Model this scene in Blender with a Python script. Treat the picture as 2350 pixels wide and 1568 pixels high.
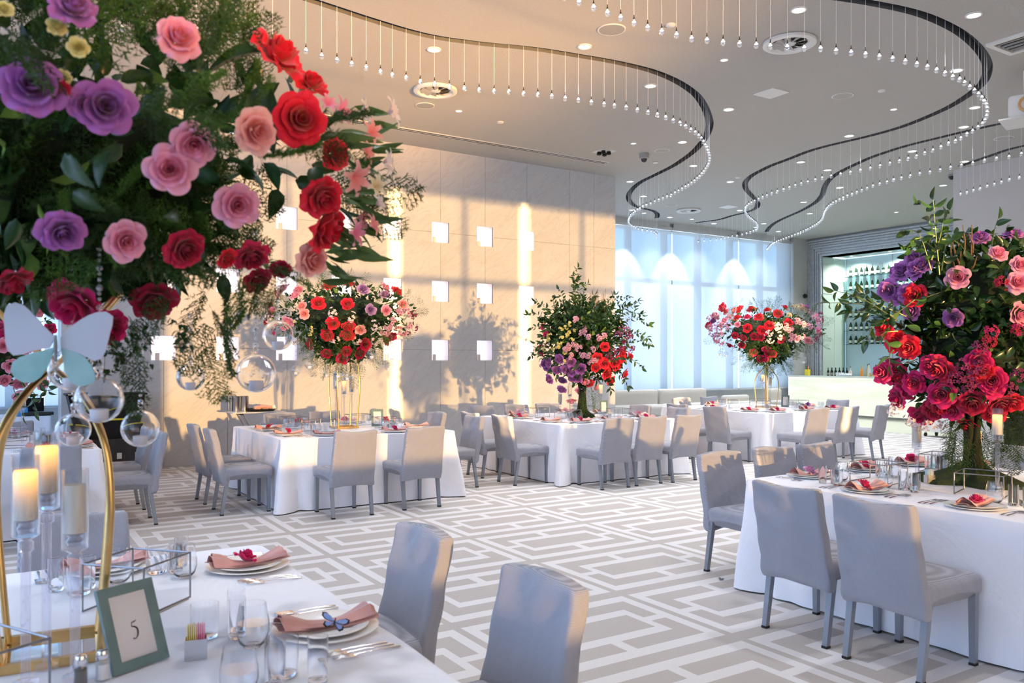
import bpy, bmesh, math, random
import numpy as np
from mathutils import Vector, Matrix, Euler, Quaternion

for o in list(bpy.data.objects): bpy.data.objects.remove(o)
S = bpy.context.scene
C = S.collection
PI = math.pi
rnd = random.Random(7)

# ------------------------------------------------------------------ camera, world, sun, area lights, exposure
FPX = math.sqrt(2965 * 1195.0)            # focal length in pixels of the 2350 x 1568 frame
HC = 1.57                                  # eye height
A1 = math.atan(2965 / FPX)
FX, FY = math.cos(A1), math.sin(A1)        # forward direction on the floor plan
RX, RY = FY, -FX
cam_d = bpy.data.cameras.new('camera'); cam = bpy.data.objects.new('camera', cam_d); C.objects.link(cam)
cam_d.sensor_width = 36.0; cam_d.lens = FPX * 36 / 2350; cam_d.shift_y = 44 / 2350.0
cam.location = (0, 0, HC); cam.rotation_euler = (PI / 2, 0, A1 - PI / 2)
cam_d.clip_start = 0.05; cam_d.clip_end = 200
cam_d.dof.use_dof = True; cam_d.dof.focus_distance = 8.5; cam_d.dof.aperture_fstop = 5.0
S.camera = cam

W = bpy.data.worlds.new('world'); S.world = W; W.use_nodes = True
wn = W.node_tree; wn.nodes.clear()
w_out = wn.nodes.new('ShaderNodeOutputWorld'); w_bg = wn.nodes.new('ShaderNodeBackground')
w_tc = wn.nodes.new('ShaderNodeTexCoord'); w_sep = wn.nodes.new('ShaderNodeSeparateXYZ'); w_cr = wn.nodes.new('ShaderNodeValToRGB')
wn.links.new(w_tc.outputs['Generated'], w_sep.inputs[0]); wn.links.new(w_sep.outputs['Z'], w_cr.inputs[0])
wn.links.new(w_cr.outputs[0], w_bg.inputs[0]); wn.links.new(w_bg.outputs[0], w_out.inputs[0])
cr = w_cr.color_ramp
cr.elements[0].position = 0.0; cr.elements[0].color = (0.76, 0.88, 1.0, 1)
cr.elements[1].position = 1.0; cr.elements[1].color = (0.06, 0.22, 0.62, 1)
e = cr.elements.new(0.085); e.color = (0.72, 0.86, 1.0, 1)
e = cr.elements.new(0.115); e.color = (0.36, 0.62, 0.88, 1)
e = cr.elements.new(0.17); e.color = (0.20, 0.48, 0.82, 1)
w_bg.inputs[1].default_value = 1.95

SUN_AZ, SUN_EL = math.radians(5.4), math.radians(2.15)
def light(name, kind, loc, power, color, rot=(0, 0, 0), **k):
    d = bpy.data.lights.new(name, kind); d.energy = power; d.color = color
    for a, v in k.items(): setattr(d, a, v)
    o = bpy.data.objects.new(name, d); C.objects.link(o); o.location = loc; o.rotation_euler = rot
    return o
sun = light('sun', 'SUN', (4, -20, 6), 13.5, (1.0, 0.60, 0.22), angle=math.radians(0.6))
sun.rotation_euler = Vector((-math.sin(SUN_AZ) * math.cos(SUN_EL), -math.cos(SUN_AZ) * math.cos(SUN_EL), math.sin(SUN_EL))).to_track_quat('Z', 'Y').to_euler()
# daylight entering by the window walls (behind the camera, to its left, and past the far shades)
light('daylight_rear_windows', 'AREA', (5.5, -5.6, 3.0), 1500, (0.74, 0.82, 1.0), (PI / 2, 0, PI), shape='RECTANGLE', size=17, size_y=4.2)
light('daylight_left_windows', 'AREA', (-5.6, 5.0, 3.0), 860, (0.58, 0.72, 1.0), (PI / 2, 0, -PI / 2), shape='RECTANGLE', size=16, size_y=4.2)
# added unseen lamp that tints the left ceiling warm, imitating bounced low sun
wfill_ = light('added_warm_fill', 'AREA', (3.4, -4.3, 1.05), 66, (1.0, 0.52, 0.16), shape='RECTANGLE', size=6.5, size_y=0.4, spread=math.radians(15))
wfill_.rotation_euler = Vector((0.0, -13.4, -4.24)).to_track_quat('Z', 'Y').to_euler()
S.view_settings.view_transform = 'Standard'; S.view_settings.look = 'None'
S.view_settings.gamma = 1.0; S.view_settings.use_curve_mapping = False
S.view_settings.exposure = 1.2

# ------------------------------------------------------------------ geometry of the survey
def P(x, y, d):
    """photo pixel + distance along the view -> world point"""
    l = (x - 1175.0) / FPX * d
    return Vector((d * FX + l * RX, d * FY + l * RY, HC - (y - 828.0) * d / FPX))
def on_z(x, y, z):
    return P(x, y, FPX * (HC - z) / (y - 828.0))
def on_Y(x, Y, y=828):
    t = (x - 1175.0) / FPX; return P(x, y, Y / (FY + t * RY))
def on_X(x, X, y=828):
    t = (x - 1175.0) / FPX; return P(x, y, X / (FX + t * RX))

# ------------------------------------------------------------------ materials
def new_mat(name):
    m = bpy.data.materials.new(name); m.use_nodes = True
    nt = m.node_tree; b = nt.nodes['Principled BSDF']
    return m, nt, b
def N(nt, t, **k):
    n = nt.nodes.new(t)
    for a, v in k.items():
        if a in ('operation', 'blend_type', 'data_type', 'attribute_name', 'noise_dimensions', 'feature', 'wave_type', 'bands_direction', 'distribution'): setattr(n, a, v)
    return n
def val(nt, op, a, b=None, c=None, clamp=False):
    n = nt.nodes.new('ShaderNodeMath'); n.operation = op; n.use_clamp = clamp
    for i, v in enumerate((a, b, c)):
        if v is None: continue
        if hasattr(v, 'is_linked') or hasattr(v, 'links'): nt.links.new(v, n.inputs[i])
        else: n.inputs[i].default_value = v
    return n.outputs[0]
def mixc(nt, f, a, b):
    n = nt.nodes.new('ShaderNodeMix'); n.data_type = 'RGBA'
    for i, v in ((0, f), (6, a), (7, b)):
        if hasattr(v, 'links'): nt.links.new(v, n.inputs[i])
        else: n.inputs[i].default_value = v if i == 0 else (*v, 1)[:4]
    return n.outputs[2]
def mat(name, col, rough=0.6, metal=0.0, var=0.0, vscale=8.0, bump=0.0, bscale=60.0, spec=None, emis=None, estr=0.0, sss=0.0, sheen=0.0, col2=None):
    m, nt, b = new_mat(name)
    b.inputs['Base Color'].default_value = (*col, 1); b.inputs['Roughness'].default_value = rough; b.inputs['Metallic'].default_value = metal
    if spec is not None: b.inputs['Specular IOR Level'].default_value = spec
    if sheen: b.inputs['Sheen Weight'].default_value = sheen
    if emis: b.inputs['Emission Color'].default_value = (*emis, 1); b.inputs['Emission Strength'].default_value = estr
    if var or bump or col2:
        tc = nt.nodes.new('ShaderNodeTexCoord')
    if var or col2:
        n = nt.nodes.new('ShaderNodeTexNoise'); n.inputs['Scale'].default_value = vscale; n.inputs['Detail'].default_value = 4
        nt.links.new(tc.outputs['Object'], n.inputs['Vector'])
        c2 = col2 if col2 else tuple(c * (1 - var) for c in col)
        f = val(nt, 'MULTIPLY_ADD', n.outputs['Fac'], 2.2, -0.6, True)
        nt.links.new(mixc(nt, f, col, c2), b.inputs['Base Color'])
    if bump:
        n2 = nt.nodes.new('ShaderNodeTexNoise'); n2.inputs['Scale'].default_value = bscale; n2.inputs['Detail'].default_value = 3
        nt.links.new(tc.outputs['Object'], n2.inputs['Vector'])
        bp = nt.nodes.new('ShaderNodeBump'); bp.inputs['Strength'].default_value = bump; bp.inputs['Distance'].default_value = 0.01
        nt.links.new(n2.outputs['Fac'], bp.inputs['Height']); nt.links.new(bp.outputs[0], b.inputs['Normal'])
    return m
def thin_glass(name, tint=(0.94, 0.955, 0.975), gl=1.0, rough=0.02, base=0.07):
    m = bpy.data.materials.new(name); m.use_nodes = True; nt = m.node_tree; nt.nodes.clear()
    out = nt.nodes.new('ShaderNodeOutputMaterial'); mx = nt.nodes.new('ShaderNodeMixShader')
    tr = nt.nodes.new('ShaderNodeBsdfTransparent'); tr.inputs[0].default_value = (*tint, 1)
    g = nt.nodes.new('ShaderNodeBsdfGlossy'); g.inputs['Color'].default_value = (gl, gl, gl, 1); g.inputs['Roughness'].default_value = rough
    lw = nt.nodes.new('ShaderNodeLayerWeight'); lw.inputs['Blend'].default_value = 0.35
    f = val(nt, 'POWER', lw.outputs['Facing'], 2.0)
    f = val(nt, 'MULTIPLY_ADD', f, 0.85, base, True)
    nt.links.new(f, mx.inputs[0]); nt.links.new(tr.outputs[0], mx.inputs[1]); nt.links.new(g.outputs[0], mx.inputs[2])
    nt.links.new(mx.outputs[0], out.inputs[0]); return m
def petal_mat(name, inner, edge, pw=1.5):
    m, nt, b = new_mat(name)
    at = nt.nodes.new('ShaderNodeAttribute'); at.attribute_name = 'tip'
    f = val(nt, 'POWER', at.outputs['Fac'], pw)
    tc = nt.nodes.new('ShaderNodeTexCoord'); n = nt.nodes.new('ShaderNodeTexNoise'); n.inputs['Scale'].default_value = 30
    nt.links.new(tc.outputs['Object'], n.inputs['Vector'])
    f2 = val(nt, 'MULTIPLY_ADD', n.outputs['Fac'], 0.6, -0.3)
    f3 = val(nt, 'ADD', f, f2, None, True)
    nt.links.new(mixc(nt, f3, inner, edge), b.inputs['Base Color'])
    b.inputs['Roughness'].default_value = 0.55; b.inputs['Sheen Weight'].default_value = 0.25
    b.inputs['Specular IOR Level'].default_value = 0.3
    # thin petals let light through
    out = nt.nodes['Material Output']; tl = nt.nodes.new('ShaderNodeBsdfTranslucent'); ms = nt.nodes.new('ShaderNodeMixShader')
    nt.links.new(mixc(nt, f3, inner, edge), tl.inputs[0]); ms.inputs[0].default_value = 0.28
    nt.links.new(b.outputs[0], ms.inputs[1]); nt.links.new(tl.outputs[0], ms.inputs[2]); nt.links.new(ms.outputs[0], out.inputs[0])
    return m
def leaf_mat(name, c1, c2, rough=0.35, trans=0.22, vs=6.0):
    m, nt, b = new_mat(name)
    tc = nt.nodes.new('ShaderNodeTexCoord'); n = nt.nodes.new('ShaderNodeTexNoise'); n.inputs['Scale'].default_value = vs
    nt.links.new(tc.outputs['Object'], n.inputs['Vector'])
    f = val(nt, 'MULTIPLY_ADD', n.outputs['Fac'], 2.6, -0.8, True)
    c = mixc(nt, f, c1, c2)
    nt.links.new(c, b.inputs['Base Color']); b.inputs['Roughness'].default_value = rough
    out = nt.nodes['Material Output']; tl = nt.nodes.new('ShaderNodeBsdfTranslucent'); ms = nt.nodes.new('ShaderNodeMixShader')
    nt.links.new(c, tl.inputs[0]); ms.inputs[0].default_value = trans
    nt.links.new(b.outputs[0], ms.inputs[1]); nt.links.new(tl.outputs[0], ms.inputs[2]); nt.links.new(ms.outputs[0], out.inputs[0])
    return m
M = {}
M['steel'] = mat('brushed_steel', (0.62, 0.62, 0.64), 0.22, 1.0)
M['wire'] = mat('dull_steel_wire', (0.26, 0.26, 0.28), 0.3, 0.9)
M['silver'] = mat('silver_flatware', (0.75, 0.74, 0.74), 0.15, 1.0)
M['chair_leg'] = mat('grey_leg_paint', (0.27, 0.30, 0.35), 0.35, 0.35, var=0.1)
M['rubber'] = mat('black_rubber', (0.01, 0.01, 0.012), 0.6)
M['gold'] = mat('brushed_gold', (0.75, 0.50, 0.20), 0.28, 1.0, var=0.2, vscale=20)
M['gold_dark'] = mat('antique_gold', (0.55, 0.36, 0.13), 0.32, 0.9, var=0.3, vscale=30)
M['china'] = mat('white_china', (0.90, 0.89, 0.87), 0.18)
M['napkin'] = mat('blush_napkin', (0.70, 0.34, 0.30), 0.8, var=0.12, bump=0.3, bscale=400, sheen=0.4)
M['glass'] = thin_glass('clear_glass')
M['bulb'] = thin_glass('crystal_glass', (0.93, 0.95, 0.98), 1.0, 0.03, 0.28)
M['acrylic'] = thin_glass('acrylic_rod', (0.95, 0.95, 1.0), 1.0, 0.04, 0.16)
M['water'] = thin_glass('water', (0.93, 0.95, 0.97), 1.0, 0.0, 0.06)
M['black'] = mat('black_plastic', (0.008, 0.008, 0.009), 0.55, spec=0.25)
M['white'] = mat('white_paint', (0.8, 0.8, 0.78), 0.5)
M['grille'] = mat('grey_grille', (0.30, 0.30, 0.29), 0.7)
M['yellow'] = mat('yellow_plastic', (0.75, 0.6, 0.03), 0.4)
M['moss'] = mat('dark_moss', (0.012, 0.020, 0.007), 0.95, col2=(0.03, 0.055, 0.012), vscale=18, bump=1.0, bscale=90)
M['bark'] = mat('mossy_bark', (0.020, 0.016, 0.010), 0.9, col2=(0.016, 0.028, 0.008), vscale=14, bump=1.0, bscale=50)
M['stem'] = mat('green_stem', (0.10, 0.14, 0.04), 0.6)
M['twig'] = mat('bare_twig', (0.22, 0.13, 0.07), 0.8)
M['wax'] = mat('ivory_wax', (0.85, 0.74, 0.58), 0.5)
M['fern'] = leaf_mat('fern_green', (0.018, 0.048, 0.010), (0.045, 0.11, 0.018), 0.6, 0.3)
M['fern_bright'] = leaf_mat('bright_fern', (0.035, 0.10, 0.010), (0.075, 0.18, 0.018), 0.6, 0.3)
M['leaf'] = leaf_mat('glossy_leaf', (0.012, 0.038, 0.012), (0.032, 0.085, 0.02), 0.25, 0.12, 3.0)
M['leaf_light'] = leaf_mat('young_leaf', (0.14, 0.26, 0.04), (0.22, 0.36, 0.08), 0.35, 0.25, 3.0)
M['leaf_mid'] = leaf_mat('lance_leaf', (0.05, 0.11, 0.03), (0.10, 0.18, 0.05), 0.4, 0.2, 3.0)
M['red'] = petal_mat('red_petal', (0.50, 0.004, 0.02), (0.86, 0.012, 0.045))
M['crimson'] = petal_mat('crimson_petal', (0.30, 0.002, 0.02), (0.56, 0.006, 0.06))
M['magenta'] = petal_mat('magenta_petal', (0.42, 0.003, 0.08), (0.78, 0.015, 0.16))
M['pink'] = petal_mat('pink_petal', (0.86, 0.16, 0.30), (0.88, 0.42, 0.56), 1.0)
M['peach'] = petal_mat('peach_petal', (0.88, 0.20, 0.20), (0.92, 0.50, 0.46), 1.0)
M['purple'] = petal_mat('purple_petal', (0.22, 0.05, 0.30), (0.48, 0.16, 0.50), 1.0)
M['mauve'] = petal_mat('mauve_petal', (0.45, 0.16, 0.40), (0.68, 0.38, 0.62), 1.0)
M['blush'] = petal_mat('blush_petal', (0.66, 0.28, 0.42), (0.82, 0.52, 0.62), 1.0)
M['cream'] = petal_mat('cream_petal', (0.80, 0.60, 0.30), (0.88, 0.80, 0.62), 1.0)
M['yellow_f'] = petal_mat('yellow_petal', (0.62, 0.56, 0.12), (0.84, 0.80, 0.38), 1.0)
M['white_f'] = petal_mat('white_petal', (0.85, 0.62, 0.60), (0.90, 0.84, 0.80), 1.0)
M['burgundy'] = petal_mat('burgundy_petal', (0.16, 0.01, 0.06), (0.38, 0.03, 0.14))
# ------------------------------------------------------------------ object helpers
def tag(o, label=None, cat=None, group=None, kind=None):
    if label: o['label'] = label
    if cat: o['category'] = cat
    if group: o['group'] = group
    if kind: o['kind'] = kind
    return o
def empty(name, loc=(0, 0, 0), rz=0.0):
    o = bpy.data.objects.new(name, None); C.objects.link(o); o.location = loc; o.rotation_euler = (0, 0, rz)
    o.empty_display_size = 0.05
    return o
def kids(o): return [c for c in LINKS.get(o.name, [])]
LINKS = {}
def setp(o, p):
    if p is not None:
        o.parent = p; LINKS.setdefault(p.name, []).append(o)
def copy_tree(o, parent=None):
    c = o.copy(); C.objects.link(c)
    if parent is not None: c.parent = parent; LINKS.setdefault(parent.name, []).append(c)
    for ch in kids(o): copy_tree(ch, c)
    return c
def inst(name, data, loc, rot=(0, 0, 0), sc=1.0, parent=None, m=None):
    o = bpy.data.objects.new(name, data); C.objects.link(o); o.location = loc
    if isinstance(rot, Quaternion): o.rotation_mode = 'QUATERNION'; o.rotation_quaternion = rot
    else: o.rotation_euler = rot
    o.scale = (sc, sc, sc) if not hasattr(sc, '__len__') else sc
    if m is not None: o.material_slots[0].link = 'OBJECT'; o.material_slots[0].material = m
    setp(o, parent); return o
class MB:
    def __init__(s): s.v = []; s.f = []; s.mi = []; s.cur = 0; s.at = []
    def add(s, vs, fs, attr=None):
        b = len(s.v); s.v += [tuple(p) for p in vs]; s.f += [tuple(i + b for i in q) for q in fs]; s.mi += [s.cur] * len(fs)
        if attr is not None: s.at += list(attr)
        return s
    def box(s, c, d, rz=0.0):
        x, y, z = d[0] / 2, d[1] / 2, d[2] / 2; ca, sa = math.cos(rz), math.sin(rz)
        vs = []
        for k in (-z, z):
            for i, j in ((-x, -y), (x, -y), (x, y), (-x, y)): vs.append((c[0] + i * ca - j * sa, c[1] + i * sa + j * ca, c[2] + k))
        return s.add(vs, [(3, 2, 1, 0), (4, 5, 6, 7), (0, 1, 5, 4), (1, 2, 6, 5), (2, 3, 7, 6), (3, 0, 4, 7)])
    def lathe(s, prof, n=24, c=(0, 0, 0), cap=False):
        vs = []; fs = []
        for r, z in prof:
            for k in range(n):
                a = 2 * PI * k / n; vs.append((c[0] + r * math.cos(a), c[1] + r * math.sin(a), c[2] + z))
        for i in range(len(prof) - 1):
            for k in range(n):
                k2 = (k + 1) % n; fs.append((i * n + k, i * n + k2, (i + 1) * n + k2, (i + 1) * n + k))
        if cap: fs.append(tuple(range(n))[::-1]); fs.append(tuple((len(prof) - 1) * n + k for k in range(n)))
        return s.add(vs, fs)
    def tube(s, pts, r, n=8, cap=True, flat=1.0):
        pts = [Vector(p) for p in pts]; m = len(pts); vs = []; fs = []
        up = Vector((0, 0, 1)); prev = None
        for i, p in enumerate(pts):
            t = (pts[min(i + 1, m - 1)] - pts[max(i - 1, 0)]).normalized()
            if prev is None:
                a = t.cross(up)
                if a.length < 1e-3: a = t.cross(Vector((1, 0, 0)))
                a.normalize()
            else:
                a = prev - t * prev.dot(t)
                if a.length < 1e-5: a = t.cross(up)
                a.normalize()
            prev = a; b = t.cross(a).normalized()
            ri = r[i] if hasattr(r, '__len__') else r
            for k in range(n):
                an = 2 * PI * k / n; vs.append(p + a * (ri * math.cos(an)) + b * (ri * flat * math.sin(an)))
        for i in range(m - 1):
            for k in range(n):
                k2 = (k + 1) % n; fs.append((i * n + k, i * n + k2, (i + 1) * n + k2, (i + 1) * n + k))
        if cap: fs.append(tuple(range(n))[::-1]); fs.append(tuple((m - 1) * n + k for k in range(n)))
        return s.add(vs, fs)
    def prism(s, poly, z0, z1):
        n = len(poly); vs = [(x, y, z0) for x, y in poly] + [(x, y, z1) for x, y in poly]
        fs = [tuple(range(n))[::-1], tuple(range(n, 2 * n))] + [(i, (i + 1) % n, n + (i + 1) % n, n + i) for i in range(n)]
        return s.add(vs, fs)
    def rbox(s, c, d, r, n=8, fn=None):
        """rounded box made of a subdivided cube"""
        hx, hy, hz = d[0] / 2, d[1] / 2, d[2] / 2; idx = {}; vs = []; fs = []
        def vid(p):
            k = tuple(round(q * 1000) for q in p)
            if k in idx: return idx[k]
            q = [math.sin(t * PI / 2 * 0.86) / math.sin(PI / 2 * 0.86) for t in p]
            w = Vector((q[0] * hx, q[1] * hy, q[2] * hz)); i = Vector((max(-hx + r, min(hx - r, w.x)), max(-hy + r, min(hy - r, w.y)), max(-hz + r, min(hz - r, w.z))))
            e = w - i
            if e.length > 1e-9: w = i + e.normalized() * min(r, e.length)
            if fn: w = fn(w)
            idx[k] = len(vs); vs.append((w[0] + c[0], w[1] + c[1], w[2] + c[2])); return idx[k]
        g = [-1 + 2 * i / n for i in range(n + 1)]
        for ax in range(3):
            for sgn in (-1, 1):
                for i in range(n):
                    for j in range(n):
                        q = []
                        for a, b in ((i, j), (i + 1, j), (i + 1, j + 1), (i, j + 1)):
                            p = [0, 0, 0]; p[ax] = sgn; p[(ax + 1) % 3] = g[a]; p[(ax + 2) % 3] = g[b]; q.append(vid(p))
                        fs.append(tuple(q) if sgn > 0 else tuple(q[::-1]))
        return s.add(vs, fs)
    def mesh(s, name, mats, smooth=True, ang=None):
        me = bpy.data.meshes.new(name); me.from_pydata(s.v, [], s.f)
        for m in (mats if isinstance(mats, (list, tuple)) else [mats]): me.materials.append(m)
        if len(set(s.mi)) > 1: me.polygons.foreach_set('material_index', s.mi)
        if s.at and len(s.at) == len(s.v):
            a = me.attributes.new('tip', 'FLOAT', 'POINT'); a.data.foreach_set('value', s.at)
        if smooth:
            me.polygons.foreach_set('use_smooth', [True] * len(s.f))
            me.set_sharp_from_angle(angle=math.radians(ang if ang else 40))
        me.update(); return me
    def build(s, name, mats, parent=None, loc=(0, 0, 0), rz=0.0, smooth=True, ang=None):
        return inst(name, s.mesh(name, mats, smooth, ang), loc, (0, 0, rz), 1.0, parent)
def struct(o): o['kind'] = 'structure'; return o
def np_mesh(name, V, Fq, mats, smooth=False, parent=None, kind=None, attr=None):
    me = bpy.data.meshes.new(name)
    k = Fq.shape[1]
    me.vertices.add(len(V)); me.vertices.foreach_set('co', V.astype(np.float32).ravel())
    me.loops.add(Fq.size); me.loops.foreach_set('vertex_index', Fq.astype(np.int32).ravel())
    me.polygons.add(len(Fq)); me.polygons.foreach_set('loop_start', np.arange(0, Fq.size, k, dtype=np.int32))
    if attr is not None:
        a = me.attributes.new('tip', 'FLOAT', 'POINT'); a.data.foreach_set('value', attr.astype(np.float32))
    me.materials.append(mats); me.update(calc_edges=True)
    if smooth: me.polygons.foreach_set('use_smooth', [True] * len(Fq))
    o = inst(name, me, (0, 0, 0), parent=parent)
    if kind: o['kind'] = kind
    return o
def scatter(V, Fq, mats4):
    """replicate base mesh V/F through a list of 4x4 matrices"""
    n = len(mats4); Ms = np.array([np.array(m) for m in mats4]); Vh = np.c_[V, np.ones(len(V))]
    out = np.einsum('nij,vj->nvi', Ms, Vh)[:, :, :3].reshape(-1, 3)
    FF = (Fq[None] + (np.arange(n) * len(V))[:, None, None]).reshape(-1, Fq.shape[1])
    return out, FF
def look(d, roll=0.0):
    """quaternion taking local +Z to direction d"""
    q = Vector(d).to_track_quat('Z', 'Y'); return q @ Quaternion((0, 0, 1), roll)
def mx(loc, q, sc=1.0):
    s = Matrix.Diagonal((sc, sc, sc, 1)) if not hasattr(sc, '__len__') else Matrix.Diagonal((*sc, 1))
    return Matrix.Translation(loc) @ q.to_matrix().to_4x4() @ s
def spline(pts, step=0.05, closed=False):
    """Catmull-Rom through 2-D/3-D points, resampled at even steps"""
    pts = [Vector(p) for p in pts]; out = []
    for i in range(len(pts) - 1):
        p0 = pts[max(i - 1, 0)]; p1 = pts[i]; p2 = pts[i + 1]; p3 = pts[min(i + 2, len(pts) - 1)]
        for k in range(12):
            t = k / 12.0
            out.append(0.5 * ((2 * p1) + (p2 - p0) * t + (2 * p0 - 5 * p1 + 4 * p2 - p3) * t * t + (3 * p1 - p0 - 3 * p2 + p3) * t ** 3))
    out.append(pts[-1]); res = [out[0]]; acc = 0.0
    for a, b in zip(out, out[1:]):
        seg = (b - a).length
        while seg > 1e-9 and acc + seg >= step:
            t = (step - acc) / seg; a = a.lerp(b, t); res.append(a.copy()); seg = (b - a).length; acc = 0.0
        acc += seg
    return res
# ------------------------------------------------------------------ the room
ZC = 5.29; YW = 12.9; XL, XR = 0.82, 10.67; YF = 16.4; XB = 21.2; YR = -5.0; XLW = -5.2
# carpet: pale lines on taupe, one motif 1.275 x 1.032 m
def carpet_material():
    m, nt, b = new_mat('patterned_carpet')
    tc = nt.nodes.new('ShaderNodeTexCoord'); sp = nt.nodes.new('ShaderNodeSeparateXYZ'); nt.links.new(tc.outputs['Object'], sp.inputs[0])
    PX, PY = 1.275, 1.032
    def cell(v, off, p):
        q = val(nt, 'SUBTRACT', v, off); q = val(nt, 'DIVIDE', q, p); q = val(nt, 'FRACT', q); return val(nt, 'MULTIPLY', q, p)
    u = cell(sp.outputs[0], 3.575, PX); v = cell(sp.outputs[1], 5.315, PY)
    # distances to cell centre: the motif is point symmetric, so work with offsets
    cu = val(nt, 'SUBTRACT', u, PX / 2); cv = val(nt, 'SUBTRACT', v, PY / 2)
    au = val(nt, 'ABSOLUTE', cu); av = val(nt, 'ABSOLUTE', cv)
    def inside(hx, hy): return val(nt, 'MULTIPLY', val(nt, 'LESS_THAN', au, hx), val(nt, 'LESS_THAN', av, hy))
    HX, HY = 0.612, 0.458
    outer = inside(HX, HY); ring1 = inside(HX - 0.070, HY - 0.096); ring2 = inside(HX - 0.184, HY - 0.238); core = inside(HX - 0.240, HY - 0.328)
    # pale outer line
    a = val(nt, 'SUBTRACT', outer, ring1)
    bline = val(nt, 'SUBTRACT', ring2, core)
    # breaks through the taupe ring
    rg = val(nt, 'SUBTRACT', ring1, ring2)
    br = val(nt, 'MAXIMUM', val(nt, 'LESS_THAN', au, 0.036), val(nt, 'LESS_THAN', av, 0.036))
    # offset the breaks a little, as woven
    br = val(nt, 'MULTIPLY', br, rg)
    f = val(nt, 'ADD', a, bline); f = val(nt, 'ADD', f, br, None, True)
    n = nt.nodes.new('ShaderNodeTexNoise'); n.inputs['Scale'].default_value = 260; n.inputs['Detail'].default_value = 2; nt.links.new(tc.outputs['Object'], n.inputs['Vector'])
    n2 = nt.nodes.new('ShaderNodeTexNoise'); n2.inputs['Scale'].default_value = 1.3; n2.inputs['Detail'].default_value = 5; nt.links.new(tc.outputs['Object'], n2.inputs['Vector'])
    dark = mixc(nt, n2.outputs['Fac'], (0.49, 0.455, 0.43), (0.57, 0.54, 0.52)); lite = mixc(nt, n2.outputs['Fac'], (0.74, 0.73, 0.735), (0.79, 0.78, 0.79))
    c = mixc(nt, f, dark, lite)
    g = val(nt, 'MULTIPLY_ADD', n.outputs['Fac'], 0.5, 0.72)
    vm = nt.nodes.new('ShaderNodeVectorMath'); vm.operation = 'SCALE'; nt.links.new(c, vm.inputs[0]); nt.links.new(g, vm.inputs['Scale'])
    nt.links.new(vm.outputs[0], b.inputs['Base Color']); b.inputs['Roughness'].default_value = 0.95; b.inputs['Specular IOR Level'].default_value = 0.15
    bp = nt.nodes.new('ShaderNodeBump'); bp.inputs['Strength'].default_value = 0.5; bp.inputs['Distance'].default_value = 0.006
    nt.links.new(n.outputs['Fac'], bp.inputs['Height']); nt.links.new(bp.outputs[0], b.inputs['Normal'])
    return m
fl = struct(MB().prism([(XLW, YR), (15.85, YR), (15.85, 8.9), (16.6, 8.9), (16.6, YF), (XLW, YF)], -0.1, 0.0).build('floor', carpet_material(), smooth=False))
tag(fl, 'grey and white geometric key patterned carpet over the whole hall')
m_stonefloor = mat('pale_green_stone', (0.50, 0.52, 0.40), 0.12, var=0.12, vscale=3)
sf = struct(MB().prism([(16.6, 8.9), (22.3, 8.9), (22.3, YF), (16.6, YF)], -0.1, 0.004).build('floor', m_stonefloor, smooth=False))
tag(sf, 'polished pale green stone strip in front of the glowing bar')

# marble
def marble_material():
    m, nt, b = new_mat('grey_marble')
    tc = nt.nodes.new('ShaderNodeTexCoord'); mp = nt.nodes.new('ShaderNodeMapping'); nt.links.new(tc.outputs['Object'], mp.inputs[0])
    mp.inputs['Rotation'].default_value = (0, math.radians(38), 0); mp2 = nt.nodes.new('ShaderNodeMapping'); nt.links.new(mp.outputs[0], mp2.inputs[0]); mp2.inputs['Scale'].default_value = (0.5, 1.0, 2.2)
    n = nt.nodes.new('ShaderNodeTexNoise'); n.inputs['Scale'].default_value = 1.6; n.inputs['Detail'].default_value = 9; n.inputs['Roughness'].default_value = 0.65; n.inputs['Distortion'].default_value = 0.9
    nt.links.new(mp2.outputs[0], n.inputs['Vector'])
    w = nt.nodes.new('ShaderNodeTexNoise'); w.inputs['Scale'].default_value = 3.2; w.inputs['Detail'].default_value = 6; w.inputs['Distortion'].default_value = 1.2; nt.links.new(mp2.outputs[0], w.inputs['Vector'])
    k = val(nt, 'ABSOLUTE', val(nt, 'SUBTRACT', w.outputs['Fac'], 0.5)); k = val(nt, 'MULTIPLY_ADD', k, -26.0, 1.0, True); k = val(nt, 'MULTIPLY', k, 0.3)
    base = mixc(nt, val(nt, 'MULTIPLY_ADD', n.outputs['Fac'], 2.4, -0.7, True), (0.56, 0.56, 0.57), (0.50, 0.50, 0.51))
    nt.links.new(mixc(nt, k, base, (0.36, 0.36, 0.37)), b.inputs['Base Color']); b.inputs['Roughness'].default_value = 0.42
    b.inputs['Specular IOR Level'].default_value = 0.25
    return m
m_marble = marble_material()
NZ = [(1.575, 1.94), (2.615, 2.98), (3.655, 4.015)]; NX = [3.96 + 0.912 * k for k in range(-2, 6)]
NICHES = [(x - 0.17, x + 0.17, z0, z1) for x in NX for z0, z1 in NZ]
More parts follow.
